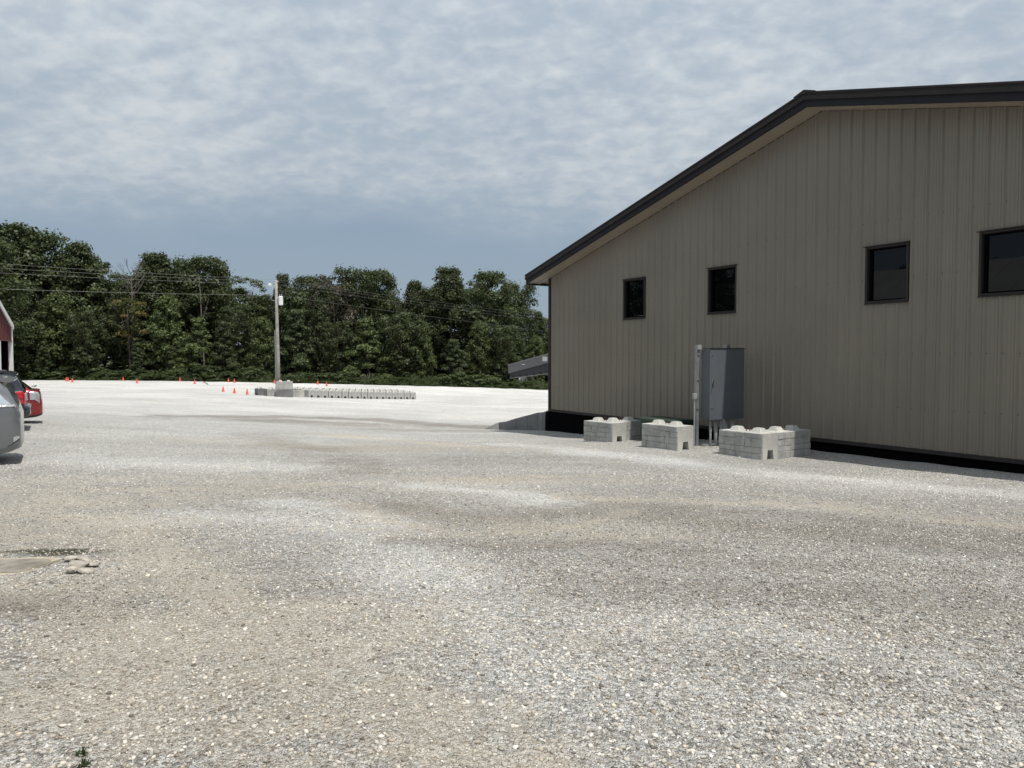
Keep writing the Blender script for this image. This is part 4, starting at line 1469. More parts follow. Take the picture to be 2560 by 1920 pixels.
def build_hatch():
    p = at_depth(107, 1050, 23.6)
    r = thing('parked_car', 'red hatchback with clear tail lights, farthest of the parked vehicles', 'car', (p.x, p.y, g1(p.x, p.y)), CAR_ROT, 'vehicles parked at the left edge')
    L, W = 4.45, 1.73
    top = [(0, .66), (.02, .80), (.05, .92), (.10, 1.04), (.16, 1.065), (.30, 1.09), (.45, 1.24), (.62, 1.39), (.8, 1.43), (1.6, 1.48), (2.2, 1.47), (2.7, 1.38), (3.6, .98), (4.1, .86), (4.35, .72), (4.45, .55)]
    plan = [(0, .78), (.03, .87), (.1, .93), (.2, .965), (.4, .99), (.8, 1), (3.6, 1), (4.1, .93), (4.35, .8), (4.45, .55)]
    S = CarShape(L, W, top, 1.02, [(0, .30), (.15, .24), (.5, .2), (4.0, .18), (4.45, .25)], plan, .78)
    xs = [0, .008, .02, .04, .07, .1, .13, .16, .22, .3, .38, .45, .54, .62, .72] + list(np.linspace(.85, 3.9, 24)) + [4.02, 4.14, 4.24, 4.32, 4.38, 4.44]
    finish_car(r, S.body(xs), M_CARRED, S, (.88, 3.58), .31, W)
    r.location = r.location - Vector((BW[0], BW[1], 0)) * (W / 2 * .9)
    part('side_glass', S.patch(np.linspace(.70, 2.7, 18), lambda x: (6.25, 6.25 + 1.5 * min(1, (x - .6) / .3)), .006), M_CGLASS, r, smooth=True)
    part('side_glass', S.patch(np.linspace(.75, 2.7, 18), (6.25, 7.7), .006, -1), M_CGLASS, r, smooth=True)
    part('rear_glass', S.patch(np.linspace(.31, .66, 8), (8.2, 11.0), .012), M_CGLASS, r, smooth=True)
    part('rear_glass', S.patch(np.linspace(.31, .66, 8), (8.2, 11.0), .012, -1), M_CGLASS, r, smooth=True)
    part('windscreen', S.patch(np.linspace(2.75, 3.5, 8), (9.0, 11.0), .006), M_CGLASS, r, smooth=True)
    for sd in (1, -1):
        part('tail_light', S.patch(np.linspace(.07, .33, 9), lambda x: (4.35 - max(0, .2 - x) * 2.5, 5.75 - max(0, x - .18) * 1.5), .012, sd), M_CLEAR, r, smooth=True)
        part('bumper', S.patch(np.linspace(.004, .6, 14), (2.2, 4.1), .018, sd), M_CARRED, r, smooth=True)
        part('lower_valance', S.patch(np.linspace(.01, .6, 10), (1.0, 2.25), .014, sd), M_PLASTIC, r, smooth=True)
    part('spoiler', MB().prism([(.075, 1.06), (.11, 1.035), (.34, 1.085), (.34, 1.10), (.12, 1.075)], 'y', -.70, .70), M_CARRED, r)
    part('wiper', MB().tube([(.22, .02, 1.16), (.16, -.1, 1.20), (.30, -.3, 1.17)], .012, 5), M_PLASTIC, r)
    part('underbody', MB().box(.3, 4.1, -.6, .6, .2, .32), M_PLASTIC, r)


build_van()
build_suv()
build_hatch()


# ------------------------------------------------------------------ red barn at the left edge and the pale roofed shed reflected in the windows
def build_barn():
    gd = Vector((-.41, .912, 0)).normalized()
    P1 = Vector((-24.30, 36.0, 0)) - gd * 8.0          # near corner; the far corner is the one in view
    rz = math.atan2(gd.y, gd.x)
    gz0 = min(g1(P1.x, P1.y), g1(P1.x + gd.x * 8, P1.y + gd.y * 8))
    r = thing('barn', 'red steel barn with white trim and dark bays at the left edge', 'barn', (P1.x, P1.y, gz0 - .05), rz)
    ez = 3.02 - gz0 + .05
    W, Dp, sl = 8.0, 6.8, .34
    top = lambda s: ez + sl * min(s, W - s)
    hz = 2.46 - gz0 + .05
    # gable above the bays (the open side faces local -y? the lot): local y points back from the gable
    back = 1
    def wallpoly(pts, y, nm, mt, th=.06):
        part(nm, MB().prism(pts, 'y', y, y + th), mt, r)
    wallpoly([(0.1, hz), (W - .1, hz), (W - .1, top(.1)), (W / 2, top(W / 2)), (.1, top(.1))], 0.0, 'gable_panel', M_RED)
    for k_ in range(1, 26):
        s = k_ * .305
        if s < W - .12:
            part('panel_rib', MB().box(s, s + .03, -.02, -.001, hz + .02, top(s) - .02), M_RED, r)
    for s, nm in ((0, 'corner_trim'), (W - .14, 'corner_trim')):
        part(nm, MB().box(s, s + .14, -.05, .12, 0, top(max(s, .0)) + .02), M_WHITE, r)
    for s in (2.59, 5.24):
        part('door_post', MB().box(s, s + .16, -.03, .15, 0, hz), M_WHITE, r)
    part('door_header', MB().box(.141, W - .141, -.035, -.021, hz - .06, hz + .02), M_RED, r)
    for a, b in ((-.03, W / 2), (W / 2, W + .03)):
        vs = []
        f = lambda s: ez + sl * (W / 2 - abs(s - W / 2))
        for s in (a, b):
            vs += [(s, -.10, f(s) - .02), (s, -.10, f(s) + .20), (s, -.052, f(s) - .02), (s, -.052, f(s) + .20)]
        part('rake_trim', MB().add(vs, [(0, 1, 5, 4), (2, 6, 7, 3), (1, 3, 7, 5), (0, 4, 6, 2), (0, 2, 3, 1), (4, 5, 7, 6)]), M_WHITE, r)
        vs = []
        for s in (a, b):
            vs += [(s, -.051, f(s) + .12), (s, -.051, f(s) + .19), (s, Dp + .2, f(s) + .12), (s, Dp + .2, f(s) + .2)]
        part('roof_sheet', MB().add(vs, [(0, 1, 5, 4), (2, 6, 7, 3), (1, 3, 7, 5), (0, 4, 6, 2), (0, 2, 3, 1), (4, 5, 7, 6)]), M_WHITE, r)
    for s in (0.01, W - .07):
        part('side_wall', MB().box(s, s + .06, .121, Dp, 0, ez), M_RED, r)
    part('bay_shade_sheets', MB().box(.2, .22, .16, Dp - .1, .0, ez - .05).box(W - .22, W - .2, .16, Dp - .1, 0, ez - .05).box(.23, W - .23, 2.2, 2.24, 0, ez - .05).box(.23, W - .23, .16, 2.19, hz + .25, hz + .28), M_MEMB, r)  # near-black sheets added to stand for the shade inside the open bays
    wallpoly([(0.08, 0), (W - .08, 0), (W - .08, top(.08)), (W / 2, top(W / 2)), (.08, top(.08))], Dp, 'rear_wall', M_RED)


build_barn()


def build_shed():
    """long building out of the picture on the left, seen only in the window glass"""
    r = thing('long_shed', 'long pale metal roofed shed mirrored in the window glass', 'shed', (0, 0, 0), BROT)
    # local x along BW, local y into the big building (that is -BN): q left of the camera = +BN
    s0, s1, q0, q1 = -33.0, 6.0, 10.5, 25.0
    zt, zr, zg = 3.3, 7.7, -1.2
    # local coordinates relative to the world origin: along = -s, y = -q
    part('front_wall', MB().box(s0, s1, -q0 - .1, -q0, zg, zt), M_WHITE, r)
    part('rear_wall', MB().box(s0, s1, -q1, -q1 + .1, zg, zt), M_WHITE, r)
    qm = (q0 + q1) / 2
    for sx in (s0, s1 - .1):
        part('gable_wall', MB().prism([(-q1 + .11, zg), (-q0 - .11, zg), (-q0 - .11, zt), (-qm, zr - .05), (-q1 + .11, zt)], 'x', sx, sx + .1), M_WHITE, r)
    for qa in (q0 - .5, q1 + .5):
        f = lambda q: zt + (zr - zt) * (1 - abs(q - qm) / (qm - q0))
        for i in range(26):
            xa = s0 - .4 + i * (s1 - s0 + .8) / 26
            xb = xa + (s1 - s0 + .8) / 26 - .02
            vs = []
            for q in (qa, qm):
                vs += [(xa, -q, f(q)), (xa, -q, f(q) + .06), (xb, -q, f(q)), (xb, -q, f(q) + .06)]
            part('roof_panel', MB().add(vs, [(0, 1, 5, 4), (2, 6, 7, 3), (1, 3, 7, 5), (0, 4, 6, 2), (0, 2, 3, 1), (4, 5, 7, 6)]), M_PALE, r)
    part('eave_trim', MB().box(s0 - .4, s1 + .4, -q0 + .5, -q0 + .58, 2.75, 2.98), M_WHITE, r)


build_shed()


# ------------------------------------------------------------------ slab, rocks and weeds in the foreground
def build_slab():
    xr, y0, y1 = SLAB
    xl = xr - 3.2
    cx, cy = (xl + xr) / 2, (y0 + y1) / 2
    z = max(g1(xr, cy), g1(xl, cy)) - .01
    r = thing('concrete_slab', 'smooth grey concrete slab end showing through gravel at the left', 'slab', (cx, cy, z))
    hx, hy = (xr - xl) / 2, (y1 - y0) / 2
    rr = random.Random(2)
    xs_ = np.linspace(-hx, hx - .10, 26)
    poly = [(x, -hy + rr.uniform(-.03, .03)) for x in xs_] + [(hx - .04, -hy * .55), (hx - .07, -hy * .2), (hx - .0, hy * .1), (hx - .03, hy * .5), (hx + .01, hy * .85)]
    poly += [(x, hy + rr.uniform(-.03, .03)) for x in xs_[::-1]]
    part('slab_edge', MB().prism(poly, 'z', -.15, .022), M_SLABE, r)
    poly2 = [(x, -hy * (.50 + .25 * (x + hx) / (2 * hx)) + rr.uniform(-.012, .012)) for x in xs_] + [(hx - .05, -hy * .45), (hx - .08, -hy * .2), (hx - .012, hy * .1), (hx - .04, hy * .5)]
    poly2 += [(x, hy * (.45 + .3 * (x + hx) / (2 * hx)) + rr.uniform(-.012, .012)) for x in xs_[::-1]]
    part('worn_surface', MB().prism(poly2, 'z', .01, .027), M_SLAB, r)


build_slab()


def rock(seed, r_, flat=.55):
    rr = np.random.default_rng(seed)
    import bmesh
    bm = bmesh.new()
    bmesh.ops.create_icosphere(bm, subdivisions=2, radius=1.0)
    d = rr.normal(size=(5, 3))
    d /= np.linalg.norm(d, axis=1, keepdims=True)
    for v in bm.verts:
        p = np.array(v.co)
        for n in d:                                   # knock flat facets off
            k_ = p @ n
            if k_ > .62:
                p = p - n * (k_ - .62)
        p = p * (1 + rr.uniform(-.05, .05))
        v.co = Vector((p[0] * r_ * 1.3, p[1] * r_, p[2] * r_ * flat))
    me = bpy.data.meshes.new('rock')
    bm.to_mesh(me)
    bm.free()
    me.materials.append(M_ROCK)
    return me


M_ROCK = simple('broken_limestone', (.36, .33, .285), .95, 0, .3, 9, .6, 40, .2)
ROCKS = [(180, 1404, .10, 'rounded pale rock at the top left of the rubble by the slab'), (212, 1406, .09, 'small tan rock at the top right of the slab rubble'),
         (200, 1422, .125, 'largest flat rock in the middle of the slab rubble'), (232, 1418, .08, 'rock at the right end of the slab rubble'),
         (184, 1433, .10, 'rock at the lower left of the slab rubble'), (216, 1434, .09, 'thin rock under the largest flat rock of the rubble'),
         (256, 1412, .045, 'tan stone just beyond the slab rubble'), (140, 1440, .05, 'dark stone against the near edge of the slab')]
for i, (px, py, s_, lb) in enumerate(ROCKS):
    p = on_ground(px, py)
    o = link('rock', rock(i + 11, s_ * .62, .55), None, (p.x, p.y, p.z + s_ * .30), (random.uniform(-.25, .25), random.uniform(-.2, .2), random.uniform(-.5, .5)))
    tag(o, lb, 'rock', 'broken rocks at the end of the slab')


def leaf_blades(n, h, spread, seed, width=.012):
    rr = random.Random(seed)
    mb = MB()
    for i in range(n):
        a = rr.uniform(0, 6.28)
        l = h * rr.uniform(.5, 1.1)
        lean = rr.uniform(.35, 1.25)
        bx, by = rr.uniform(-.02, .02), rr.uniform(-.02, .02)
        dx, dy = math.cos(a), math.sin(a)
        w_ = width * rr.uniform(.6, 1.3)
        pts = []
        for k_ in range(4):
            t = k_ / 3
            r_ = l * math.sin(lean) * t * spread
            z = l * math.cos(lean) * t - .25 * l * t * t * math.sin(lean)
            ww = w_ * (1 - t) * (1.0 if k_ else .6) + .001
            pts += [(bx + dx * r_ - dy * ww, by + dy * r_ + dx * ww, z), (bx + dx * r_ + dy * ww, by + dy * r_ - dx * ww, z)]
        mb.add(pts, [(0, 1, 3, 2), (2, 3, 5, 4), (4, 5, 7, 6)])
    return mb


for px, py, sd, lb in ((205, 1886, 3, 'upper of two small green weeds growing in the gravel'), (208, 1916, 4, 'lower of two small green weeds at the bottom edge')):
    p = on_ground(px, py)
    r = thing('weed_plant', lb, 'weed', (p.x, p.y, p.z), 0, 'weeds sprouting from the gravel')
    part('leaves', leaf_blades(26, .038, 1.0, sd, .0035), M_WEED, r)
    part('stem', MB().tube([(0, 0, -.02), (.004, .003, .03)], .004, 5), M_WEED, r)


# ------------------------------------------------------------------ trees
def leaf_cloud(centres, radii, n, size, seed, drop=.0, squash=.8):
    """diamond leaf sprays spread through a set of lobes; returns verts, faces, tint, warm"""
    rr = np.random.default_rng(seed)
    C = np.array(centres)
    Rd = np.array(radii)
    w_ = Rd ** 2
    idx = rr.choice(len(C), n, p=w_ / w_.sum())
    d = rr.normal(size=(n, 3))
    d /= np.linalg.norm(d, axis=1, keepdims=True)
    d[:, 2] = np.where(d[:, 2] < -.5, -d[:, 2] * .6, d[:, 2])
    rad = Rd[idx] * (1 - .55 * rr.random(n) ** 2.2) * (1 + .22 * rr.normal(size=n))
    P = C[idx] + d * rad[:, None] * np.array([1, 1, squash])
    nrm = d + rr.normal(size=(n, 3)) * .55 + np.array([0, 0, .35])
    nrm /= np.linalg.norm(nrm, axis=1, keepdims=True)
    t = np.cross(nrm, rr.normal(size=(n, 3)))
    t /= np.linalg.norm(t, axis=1, keepdims=True)
    b = np.cross(nrm, t)
    s = size * rr.uniform(.6, 1.35, n)[:, None]
    V = np.stack([P - t * s * .6, P + b * s * .42 - nrm * s * .08, P + t * s * .6 - nrm * s * .12, P - b * s * .42 - nrm * s * .08], 1)
    Fq = np.arange(n * 4).reshape(n, 4)
    lob = rr.uniform(0, 1, len(C))
    tint = np.clip(.12 + .45 * lob[idx] + rr.normal(size=n) * .30, 0, 1)
    warm = np.clip((lob[idx] > .55) * 1.0 * rr.uniform(.3, 1, n), 0, 1)
    return V.reshape(-1, 3), Fq, np.repeat(tint, 4), np.repeat(warm, 4)


def crown_lobes(H, Rm, n, seed, base=.22, shape='round'):
    rr = np.random.default_rng(seed)
    C, Rr = [], []
    for i in range(n):
        u = (i + .5) / n
        z = H * (base + (1 - base) * (u ** .85)) * .97
        f = (z / H - base) / (1 - base)
        prof = {'round': math.sqrt(max(0, 1 - (abs(f - .42) / .62) ** 2.2)), 'tall': (1 - f) ** .45 * (.55 + .45 * min(1, f * 4)), 'cone': (1 - f) ** .9 * .95 + .08,
                'flat': math.sqrt(max(0, 1 - (abs(f - .6) / .62) ** 2))}[shape]
        a = i * 2.39996 + rr.uniform(-.5, .5)
        rad = Rm * prof * math.sqrt(rr.uniform(.12, 1.0))
        lr = Rm * rr.uniform(.13, .30) * (.7 + .5 * prof)
        C.append((rad * math.cos(a), rad * math.sin(a), min(z, H - lr * .75)))
        Rr.append(lr)
    C.append((rr.uniform(-.4, .4), rr.uniform(-.4, .4), H - Rm * .2))
    Rr.append(Rm * .24)
    return C, Rr


def trunk_mesh(name, H, C, seed, r0=.2, m=None, nl=14):
    rr = random.Random(seed)
    mb = MB()
    pts, rad = [], []
    dx, dy = 0, 0
    for k_ in range(6):
        z = H * .86 * k_ / 5
        pts.append((dx, dy, z - .3 if k_ == 0 else z))
        rad.append(r0 * (1 - .82 * k_ / 5) * (1.35 if k_ == 0 else 1))
        dx += rr.uniform(-.14, .14)
        dy += rr.uniform(-.14, .14)
    mb.tube(pts, rad, 8)
    for c in rr.sample(list(C), min(nl, len(C))):
        z0 = max(H * .12, c[2] * rr.uniform(.55, .8))
        f = min(z0 / (H * .86), .98) * 5
        i = min(int(f), 4)
        o = Vector(pts[i]).lerp(Vector(pts[i + 1]), f - i)
        mid = o.lerp(Vector(c), .5) + Vector((0, 0, .3))
        mb.tube([o, mid, c], [r0 * .34 * (1 - z0 / H * .6), r0 * .2, .02], 6)
    return mb.mesh(name, m or M_BARK, True)


def tree_proto(kind, H, Rm, lobes, n, size, mt, seed, base=.22, shape='round', squash=.8, r0=.2):
    C, Rr = crown_lobes(H, Rm, lobes, seed, base, shape)
    V, Fq, t, wm = leaf_cloud(C, Rr, n, size, seed + 1, squash=squash)
    return trunk_mesh('trunk', H, C, seed + 2, r0), np_mesh('crown', V, Fq, mt, {'tint': t, 'warm': wm}), H


TP = {
    'oak1': tree_proto('oak', 16, 4.3, 84, 17000, .26, M_LEAF, 10, .16),
    'oak2': tree_proto('oak', 16, 4.0, 88, 17000, .26, M_LEAF, 20, .12, 'tall'),
    'oak3': tree_proto('oak', 16, 4.8, 84, 17000, .26, M_LEAF, 30, .20, 'flat'),
    'maple': tree_proto('maple', 12, 3.6, 70, 13000, .25, M_LEAF2, 40, .04, 'tall'),
    'maple2': tree_proto('maple', 12, 3.7, 72, 13000, .25, M_LEAF, 45, .05, 'flat', .6),
    'low': tree_proto('sapling', 8, 3.0, 34, 10000, .22, M_LEAF2, 50, .02, 'cone', .5, .12),
    'dark': tree_proto('cedar', 9, 3.4, 40, 11500, .22, M_LEAF, 60, .0, 'cone', .5, .14),
    'grey': tree_proto('grey', 14, 3.6, 30, 3600, .26, M_LEAF3, 70, .35, 'round'),
    'sparse': tree_proto('sparse', 15, 3.6, 34, 2600, .24, M_LEAF2, 80, .35, 'flat', .5),
    'yellow': tree_proto('yellow', 10, 3.0, 20, 3800, .28, M_LEAF4, 90, .45, 'flat', .35),
    'bush': tree_proto('bush', 2.6, 1.9, 22, 2600, .20, M_WEED, 100, .0, 'round', .8, .04),
}
# proto name, photograph column, top row, depth, width factor, label
TREES = [
    ('oak1', 18, 556, 99, 1.15, 'tallest leafy tree, at the left edge of the wood'),
    ('oak3', 88, 583, 103, .95, 'tall tree just right of the tallest one at the left edge'),
    ('oak2', 190, 604, 100, 1.05, 'round topped tall tree left of the bare dead tree'),
    ('oak1', 258, 652, 104, .85, 'shorter tree filling the dip left of the bare dead tree'),
    ('oak2', 382, 630, 101, .95, 'pointed tree just right of the bare dead tree'),
    ('oak3', 445, 648, 104, .85, 'broad tree second to the right of the bare dead tree'),
    ('oak1', 512, 641, 101, .95, 'broad tree at the left side of the skyline gap by the pole'),
    ('oak2', 556, 672, 105, .7, 'narrow shoulder tree beside the skyline gap by the pole'),
    ('sparse', 612, 686, 108, .9, 'thin see through tree left of the utility pole top'),
    ('oak2', 694, 684, 104, .55, 'slim tree directly behind the utility pole'),
    ('oak1', 768, 690, 103, .85, 'rounded tree first to the right of the utility pole'),
    ('oak3', 893, 671, 104, .85, 'broad domed tree midway between pole and building'),
    ('oak1', 944, 676, 107, .8, 'tree on the right shoulder of the domed tree'),
    ('oak2', 1024, 701, 104, .75, 'medium tree in the dip left of the twin peaked trees'),
    ('oak3', 1072, 716, 107, .7, 'low crowned tree just left of the twin peaked trees'),
    ('oak2', 1131, 666, 102, .95, 'left and narrower of the twin peaked trees near the building'),
    ('oak1', 1222, 678, 101, 1.0, 'right and broader of the twin peaked trees near the building'),
    ('oak3', 1287, 705, 104, .7, 'tree on the right shoulder of the twin peaked trees'),
    ('oak2', 1350, 778, 110, .7, 'smaller tree seen between the wood and the building eave'),
    ('maple', 60, 745, 94, .9, 'mid height tree in front of the tallest one at the left edge'),
    ('maple', 150, 730, 95, .95, 'mid height leafy tree under the round topped tall tree'),
    ('maple', 215, 775, 93, .8, 'lower leafy tree nearest the overlapping pair of cones'),
    ('oak2', 300, 700, 98, .8, 'dark tree wedged behind the yellowing boughs'),
    ('yellow', 322, 742, 94.5, .75, 'tree with yellowing boughs below the bare dead tree'),
    ('maple', 410, 735, 95, .9, 'mid height tree right of the yellowing boughs'),
    ('low', 495, 790, 92, .95, 'bright feathery young tree left of the near cones'),
    ('dark', 560, 800, 92, .8, 'dark feathery tree behind the three near cones'),
    ('maple', 600, 760, 96, .8, 'leafy tree below the thin see through tree'),
    ('maple', 655, 790, 93, .85, 'leafy young tree at the left of the pole foot'),
    ('dark', 740, 770, 94, .9, 'dark tree just right of the pole, lower layer'),
    ('oak2', 800, 745, 97, .7, 'narrow tree under the greyish twiggy tree'),
    ('maple', 850, 800, 93, .75, 'lower leafy tree above the long block row'),
    ('low', 925, 790, 91, 1.0, 'bright yellow green young tree above the long block row'),
    ('maple', 1005, 780, 93, 1.0, 'bright leafy tree right of the yellow green young tree'),
    ('maple', 1060, 800, 94, .8, 'leafy tree between the block row and the twin peaked trees'),
    ('dark', 1140, 845, 91.5, 1.0, 'dark low branched tree at the gravel edge under the twin peaks'),
    ('maple', 1195, 800, 95, .8, 'mid height tree beneath the broader twin peaked tree'),
    ('maple', 1262, 810, 95, .85, 'leafy tree just left of the grey awning'),
    ('maple', 1335, 838, 97, .8, 'leafy tree showing above the grey awning'),
    ('maple', 1400, 820, 99, .8, 'leafy tree half hidden by the building corner above the awning'),
    ('dark', 110, 850, 92, .7, 'dark low tree near the barn corner'),
    ('dark', 345, 855, 92.5, .8, 'dark low tree under the yellowing boughs'),
    ('low', 440, 850, 91.5, .7, 'small feathery tree above a lone far cone'),
]


def tree_at(name, key, px, ty, D, wf, label, group, lean=0.0):
    tm, cm, H0 = TP[key]
    top = at_depth(px, ty, D)
    gx = g1(top.x, top.y) - .12
    h = top.z - gx
    sz = h / H0
    sx = max(.55, min(1.25, sz)) * wf
    r = thing(name, label, 'tree', (top.x, top.y, gx), random.uniform(0, 6.28), group)
    link('trunk', tm, r)
    link('crown', cm, r)
    r.scale = (sx, sx, sz)
    r.rotation_euler = (random.uniform(-.06, .06), random.uniform(-.06, .06), r.rotation_euler[2])
    return r


for i_, t_ in enumerate(TREES):
    if t_[0] == 'maple' and i_ % 2:
        t_ = ('maple2',) + t_[1:]
    tree_at('leafy_tree', *t_, group='trees along the far edge of the gravel lot')
# the grey twiggy one
tree_at('twiggy_tree', 'grey', 838, 688, 101, 1.0, 'greyish half bare twiggy tree in the middle of the wood', 'trees along the far edge of the gravel lot')
# back of the wood: trees nothing tells apart, closing the gaps
for i in range(22):
    px = -60 + i * 70
    tops = np.interp(px, [0, 120, 330, 540, 620, 760, 960, 1060, 1130, 1280, 1360, 1500], [620, 660, 690, 695, 735, 715, 715, 745, 715, 745, 815, 830])
    tree_at('leafy_tree', ('oak1', 'oak2', 'oak3')[i % 3], px + random.uniform(-12, 12), float(tops) + random.uniform(-8, 22), 111 + random.uniform(-3, 6), 1.15,
            'dark leafy tree deep in the wood behind the front trees', 'trees deep in the wood')
for i in range(24):
    px = -40 + i * 62
    top = at_depth(px, np.interp(px, [0, 300, 700, 1100, 1450], [850, 860, 862, 868, 880]) + random.uniform(-8, 8), 106 + random.uniform(-1.5, 1.5))
    tm, cm, H0 = TP['dark']
    gx = g1(top.x, top.y) - .2
    r = thing('leafy_tree', 'dark low tree in the shade at the back of the wood', 'tree', (top.x, top.y, gx), i * 2.1, 'low trees at the back of the wood')
    link('trunk', tm, r)
    link('crown', cm, r)
    r.scale = (1.25, 1.1, (top.z - gx) / H0)
# trees past the left edge and behind the shed, which the window glass mirrors
for i, (x, y, h) in enumerate([(-62, 78, 18), (-70, 70, 17), (-76, 60, 18), (-80, 50, 16), (-82, 40, 17), (-66, 30, 15), (-60, 22, 13), (-72, 24, 16), (-64, 12, 12), (-90, 90, 19), (-84, 82, 18), (-75, 90, 19), (-62, 86, 17)]):
    tm, cm, H0 = TP[('oak1', 'oak2', 'oak3')[i % 3]]
    r = thing('leafy_tree', 'dark leafy tree beyond the left edge, mirrored in the window glass', 'tree', (x, y, g1(x, y) - .1), i * 1.1, 'trees beyond the left edge')
    link('trunk', tm, r)
    link('crown', cm, r)
    r.scale = (1.1, 1.1, h / H0)


def dead_tree():
    rr = random.Random(5)
    D = 97.5
    b, tp = at_depth(334, 945, D), at_depth(332, 631, D)
    gx = g1(b.x, b.y)
    H = tp.z - gx
    r = thing('dead_tree', 'bare dead tree with pale forked branches above the wood', 'tree', (b.x, b.y, gx - .1))
    tr, br = MB(), MB()
    tr.tube([(0, 0, 0), (.05, 0, H * .3), (-.05, .05, H * .55), (.02, 0, H * .72), (-.05, 0, H * .82)], [.17, .14, .11, .08, .05], 8)
    def grow(p, d, l, rad, depth):
        q = p + d * l
        m = p.lerp(q, .5) + Vector((rr.uniform(-.1, .1), rr.uniform(-.1, .1), rr.uniform(0, .1))) * l * .4
        br.tube([p, m, q], [rad, rad * .8, rad * .55], 5)
        if depth:
            for _ in range(3 if depth > 1 else 2):
                nd = (d + Vector((rr.uniform(-.7, .7), rr.uniform(-.7, .7), rr.uniform(-.05, .55)))).normalized()
                grow(m.lerp(q, rr.uniform(.3, 1)), nd, l * rr.uniform(.5, .75), rad * .55, depth - 1)
    for z, n_ in ((.38, 2), (.5, 2), (.58, 2), (.66, 3), (.72, 3), (.78, 3), (.82, 3)):
        for _ in range(n_):
            a = rr.uniform(0, 6.28)
            up = .35 if z < .6 else 1.1
            grow(Vector((0, 0, H * z)), Vector((math.cos(a), math.sin(a), up)).normalized(), H * .10, .045, 2)
    part('trunk', tr, M_DEADW, r)
    part('branches', br, M_DEADW, r)


dead_tree()

# a few bare pale stems standing in the wood's edge
for px, y0, y1, D, lb in ((512, 800, 690, 96, 'pale leaning bare stem in the shade above the near cones'),):
    a, b = at_depth(px, 950, D), at_depth(px - 14, y1, D)
    gx = g1(a.x, a.y)
    m = MB().tube([(0, 0, -.2), ((b.x - a.x) * .6, .1, (b.z - gx) * .55), (b.x - a.x, 0, b.z - gx)], [.10, .07, .03], 6)
    m.tube([((b.x - a.x) * .6, .1, (b.z - gx) * .55), ((b.x - a.x) * .6 + 1.0, .1, (b.z - gx) * .8)], [.04, .015], 5)
    tag(part('bare_stem', m, M_DEADW, None, loc=(a.x, a.y, gx)), lb, 'tree')

# bushes along the edge of the gravel
BUSH = [(70, 905, 93), (140, 915, 93), (205, 905, 93.5), (265, 912, 92), (330, 915, 92), (395, 908, 91.5), (455, 918, 91), (515, 905, 90), (570, 908, 89.5), (630, 905, 89),
        (742, 915, 88.5), (800, 918, 88.5), (850, 926, 88.2), (905, 930, 88), (1000, 935, 89), (1060, 938, 89.5), (1130, 915, 90), (1185, 930, 91), (1250, 940, 92), (1310, 945, 94)]
names = ['beside the barn corner', 'behind the overlapping pair of cones', 'right of the overlapping cones', 'left of a lone far cone', 'below the yellowing boughs', 'left of the thin rod',
         'behind the cone by the thin rod', 'behind the far pair of cones', 'above the middle near cone', 'just left of the pole foot', 'just right of the stacked blocks', 'behind two cones beyond the row',
         'left of the pale dead bush', 'under the yellow green young tree', 'right of the yellow green young tree', 'near the right end of the block row', 'under the narrower twin peaked tree',
         'under the broader twin peaked tree', 'left of the grey awning', 'below the grey awning']
for i, ((px, ty, D), nm) in enumerate(zip(BUSH, names)):
    tm, cm, H0 = TP['bush']
    top = at_depth(px, ty, D)
    gx = g1(top.x, top.y)
    h = max(.8, (top.z - gx) * (.45 + .4 * ((i * 7) % 5) / 4))
    r = thing('bush', 'low green bush at the gravel edge ' + nm, 'bush', (top.x, top.y, gx - .05), i * 1.7, 'bushes along the far edge of the gravel')
    link('stem', tm, r)
    link('foliage', cm, r)
    r.scale = (1.15 + .3 * (i % 3), 1.1, h / H0)
# pale dead bush
p = at_depth(922, 935, 87.6)
r = thing('dead_bush', 'pale grey dead bush at the gravel edge beyond the block row', 'bush', (p.x, p.y, g1(p.x, p.y)))
mb = MB()
rr = random.Random(9)
for i in range(90):
    a, e, l = rr.uniform(0, 6.28), rr.uniform(.3, 1.5), rr.uniform(.6, 1.5)
    d = Vector((math.cos(a) * math.cos(e), math.sin(a) * math.cos(e), math.sin(e)))
    mb.tube([(0, 0, 0), tuple(d * l * .6 + Vector((0, 0, .1))), tuple(d * l)], [.02, .014, .006], 4, False)
part('twigs', mb, simple('pale_twigs', (.30, .28, .25), .95), r)
part('root_crown', MB().lathe([(.12, -.1), (.09, .1), (.03, .2)], 8), M_DEADW, r)


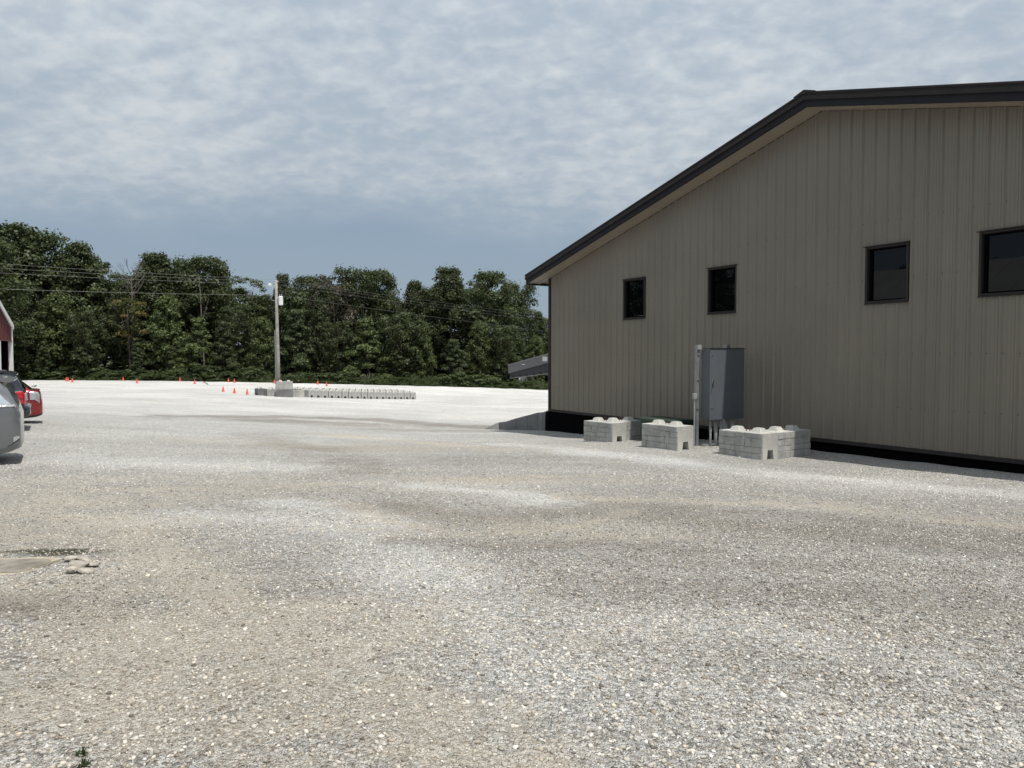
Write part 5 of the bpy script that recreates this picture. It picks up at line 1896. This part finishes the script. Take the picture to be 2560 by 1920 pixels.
def weeds():
    """tall grass and weeds between the gravel and the wood"""
    n = 9000
    x = RNG.uniform(-88, 14, n)
    off = RNG.gamma(1.6, 1.3, n)
    y = edge_y(x) + off - .15
    hs = 1 + .35 * np.sin(x * .7) * np.sin(x * .23 + 1)
    h = (.3 + .65 * np.clip(off / 2.5, 0, 1)) * RNG.uniform(.4, 1.4, n) * hs
    z = gz(x, y) - .1
    a = RNG.uniform(0, 6.28, n)
    w_ = RNG.uniform(.02, .05, n)
    ln = RNG.uniform(0, .6, n) * h
    la = RNG.uniform(0, 6.28, n)
    P = np.stack([x, y, z], 1)
    side = np.stack([np.cos(a), np.sin(a), 0 * a], 1) * w_[:, None]
    tip = P + np.stack([np.cos(la) * ln, np.sin(la) * ln, h], 1)
    mid = P + np.stack([np.cos(la) * ln * .35, np.sin(la) * ln * .35, h * .6], 1)
    V1 = np.stack([P - side * .6, P + side * .6, mid + side * .8, tip], 1).reshape(-1, 3)
    m = 30000
    x = RNG.uniform(-88, 14, m)
    clump = .5 + .5 * np.sin(x * 1.9 + 2 * np.sin(x * .6))
    off = RNG.gamma(1.8, 1.0, m)
    y = edge_y(x) + off
    hm = (.25 + .85 * np.clip(off / 2.2, 0, 1)) * (.6 + .7 * clump)
    z = gz(x, y) - .1 + hm * RNG.random(m) ** .6
    P = np.stack([x, y, z], 1)
    nr = RNG.normal(size=(m, 3)) * .6 + np.array([0, -.35, .6])
    nr /= np.linalg.norm(nr, axis=1, keepdims=True)
    t = np.cross(nr, RNG.normal(size=(m, 3)))
    t /= np.linalg.norm(t, axis=1, keepdims=True)
    b = np.cross(nr, t)
    s = RNG.uniform(.07, .19, m)[:, None]
    V2 = np.stack([P - t * s * .7, P + b * s * .35, P + t * s * .7, P - b * s * .35], 1).reshape(-1, 3)
    V = np.concatenate([V1, V2])
    Fq = np.arange((n + m) * 4).reshape(-1, 4)
    tt = np.repeat(np.clip(RNG.normal(.42, .30, n + m), 0, 1), 4)
    me = np_mesh('tall_weeds', V, Fq, M_WEED, {'tint': tt, 'warm': tt * 0})
    tag(link('tall_weeds', me), 'strip of tall grass and weeds along the far gravel edge', 'weeds', kind='stuff')


weeds()


def trailer():
    p = at_depth(1318, 968, 97)
    gx = g1(p.x, p.y)
    r = thing('box_trailer', 'white box trailer glimpsed through the trees under the grey awning', 'trailer', (p.x + .6, p.y + 1.2, gx), R(20))
    part('trailer_body', MB().bev(-2.2, .5, -1, 1, .45, 2.1, .06), M_WHITE, r)
    part('side_door', MB().bev(-.1, .3, -1.02, -1.0, .6, 1.5, .004), M_PLASTIC, r)
    part('drawbar', MB().box(.501, 1.6, -.06, .06, .42, .52), M_DARK, r)
    ty, rm = wheel_meshes(.32, .2)
    for sy in (-1, 1):
        w_ = link('wheel', ty, r, (-.9, sy * .95, .32), (0, 0, 0 if sy > 0 else math.pi))
        link('rim', rm, w_)


trailer()
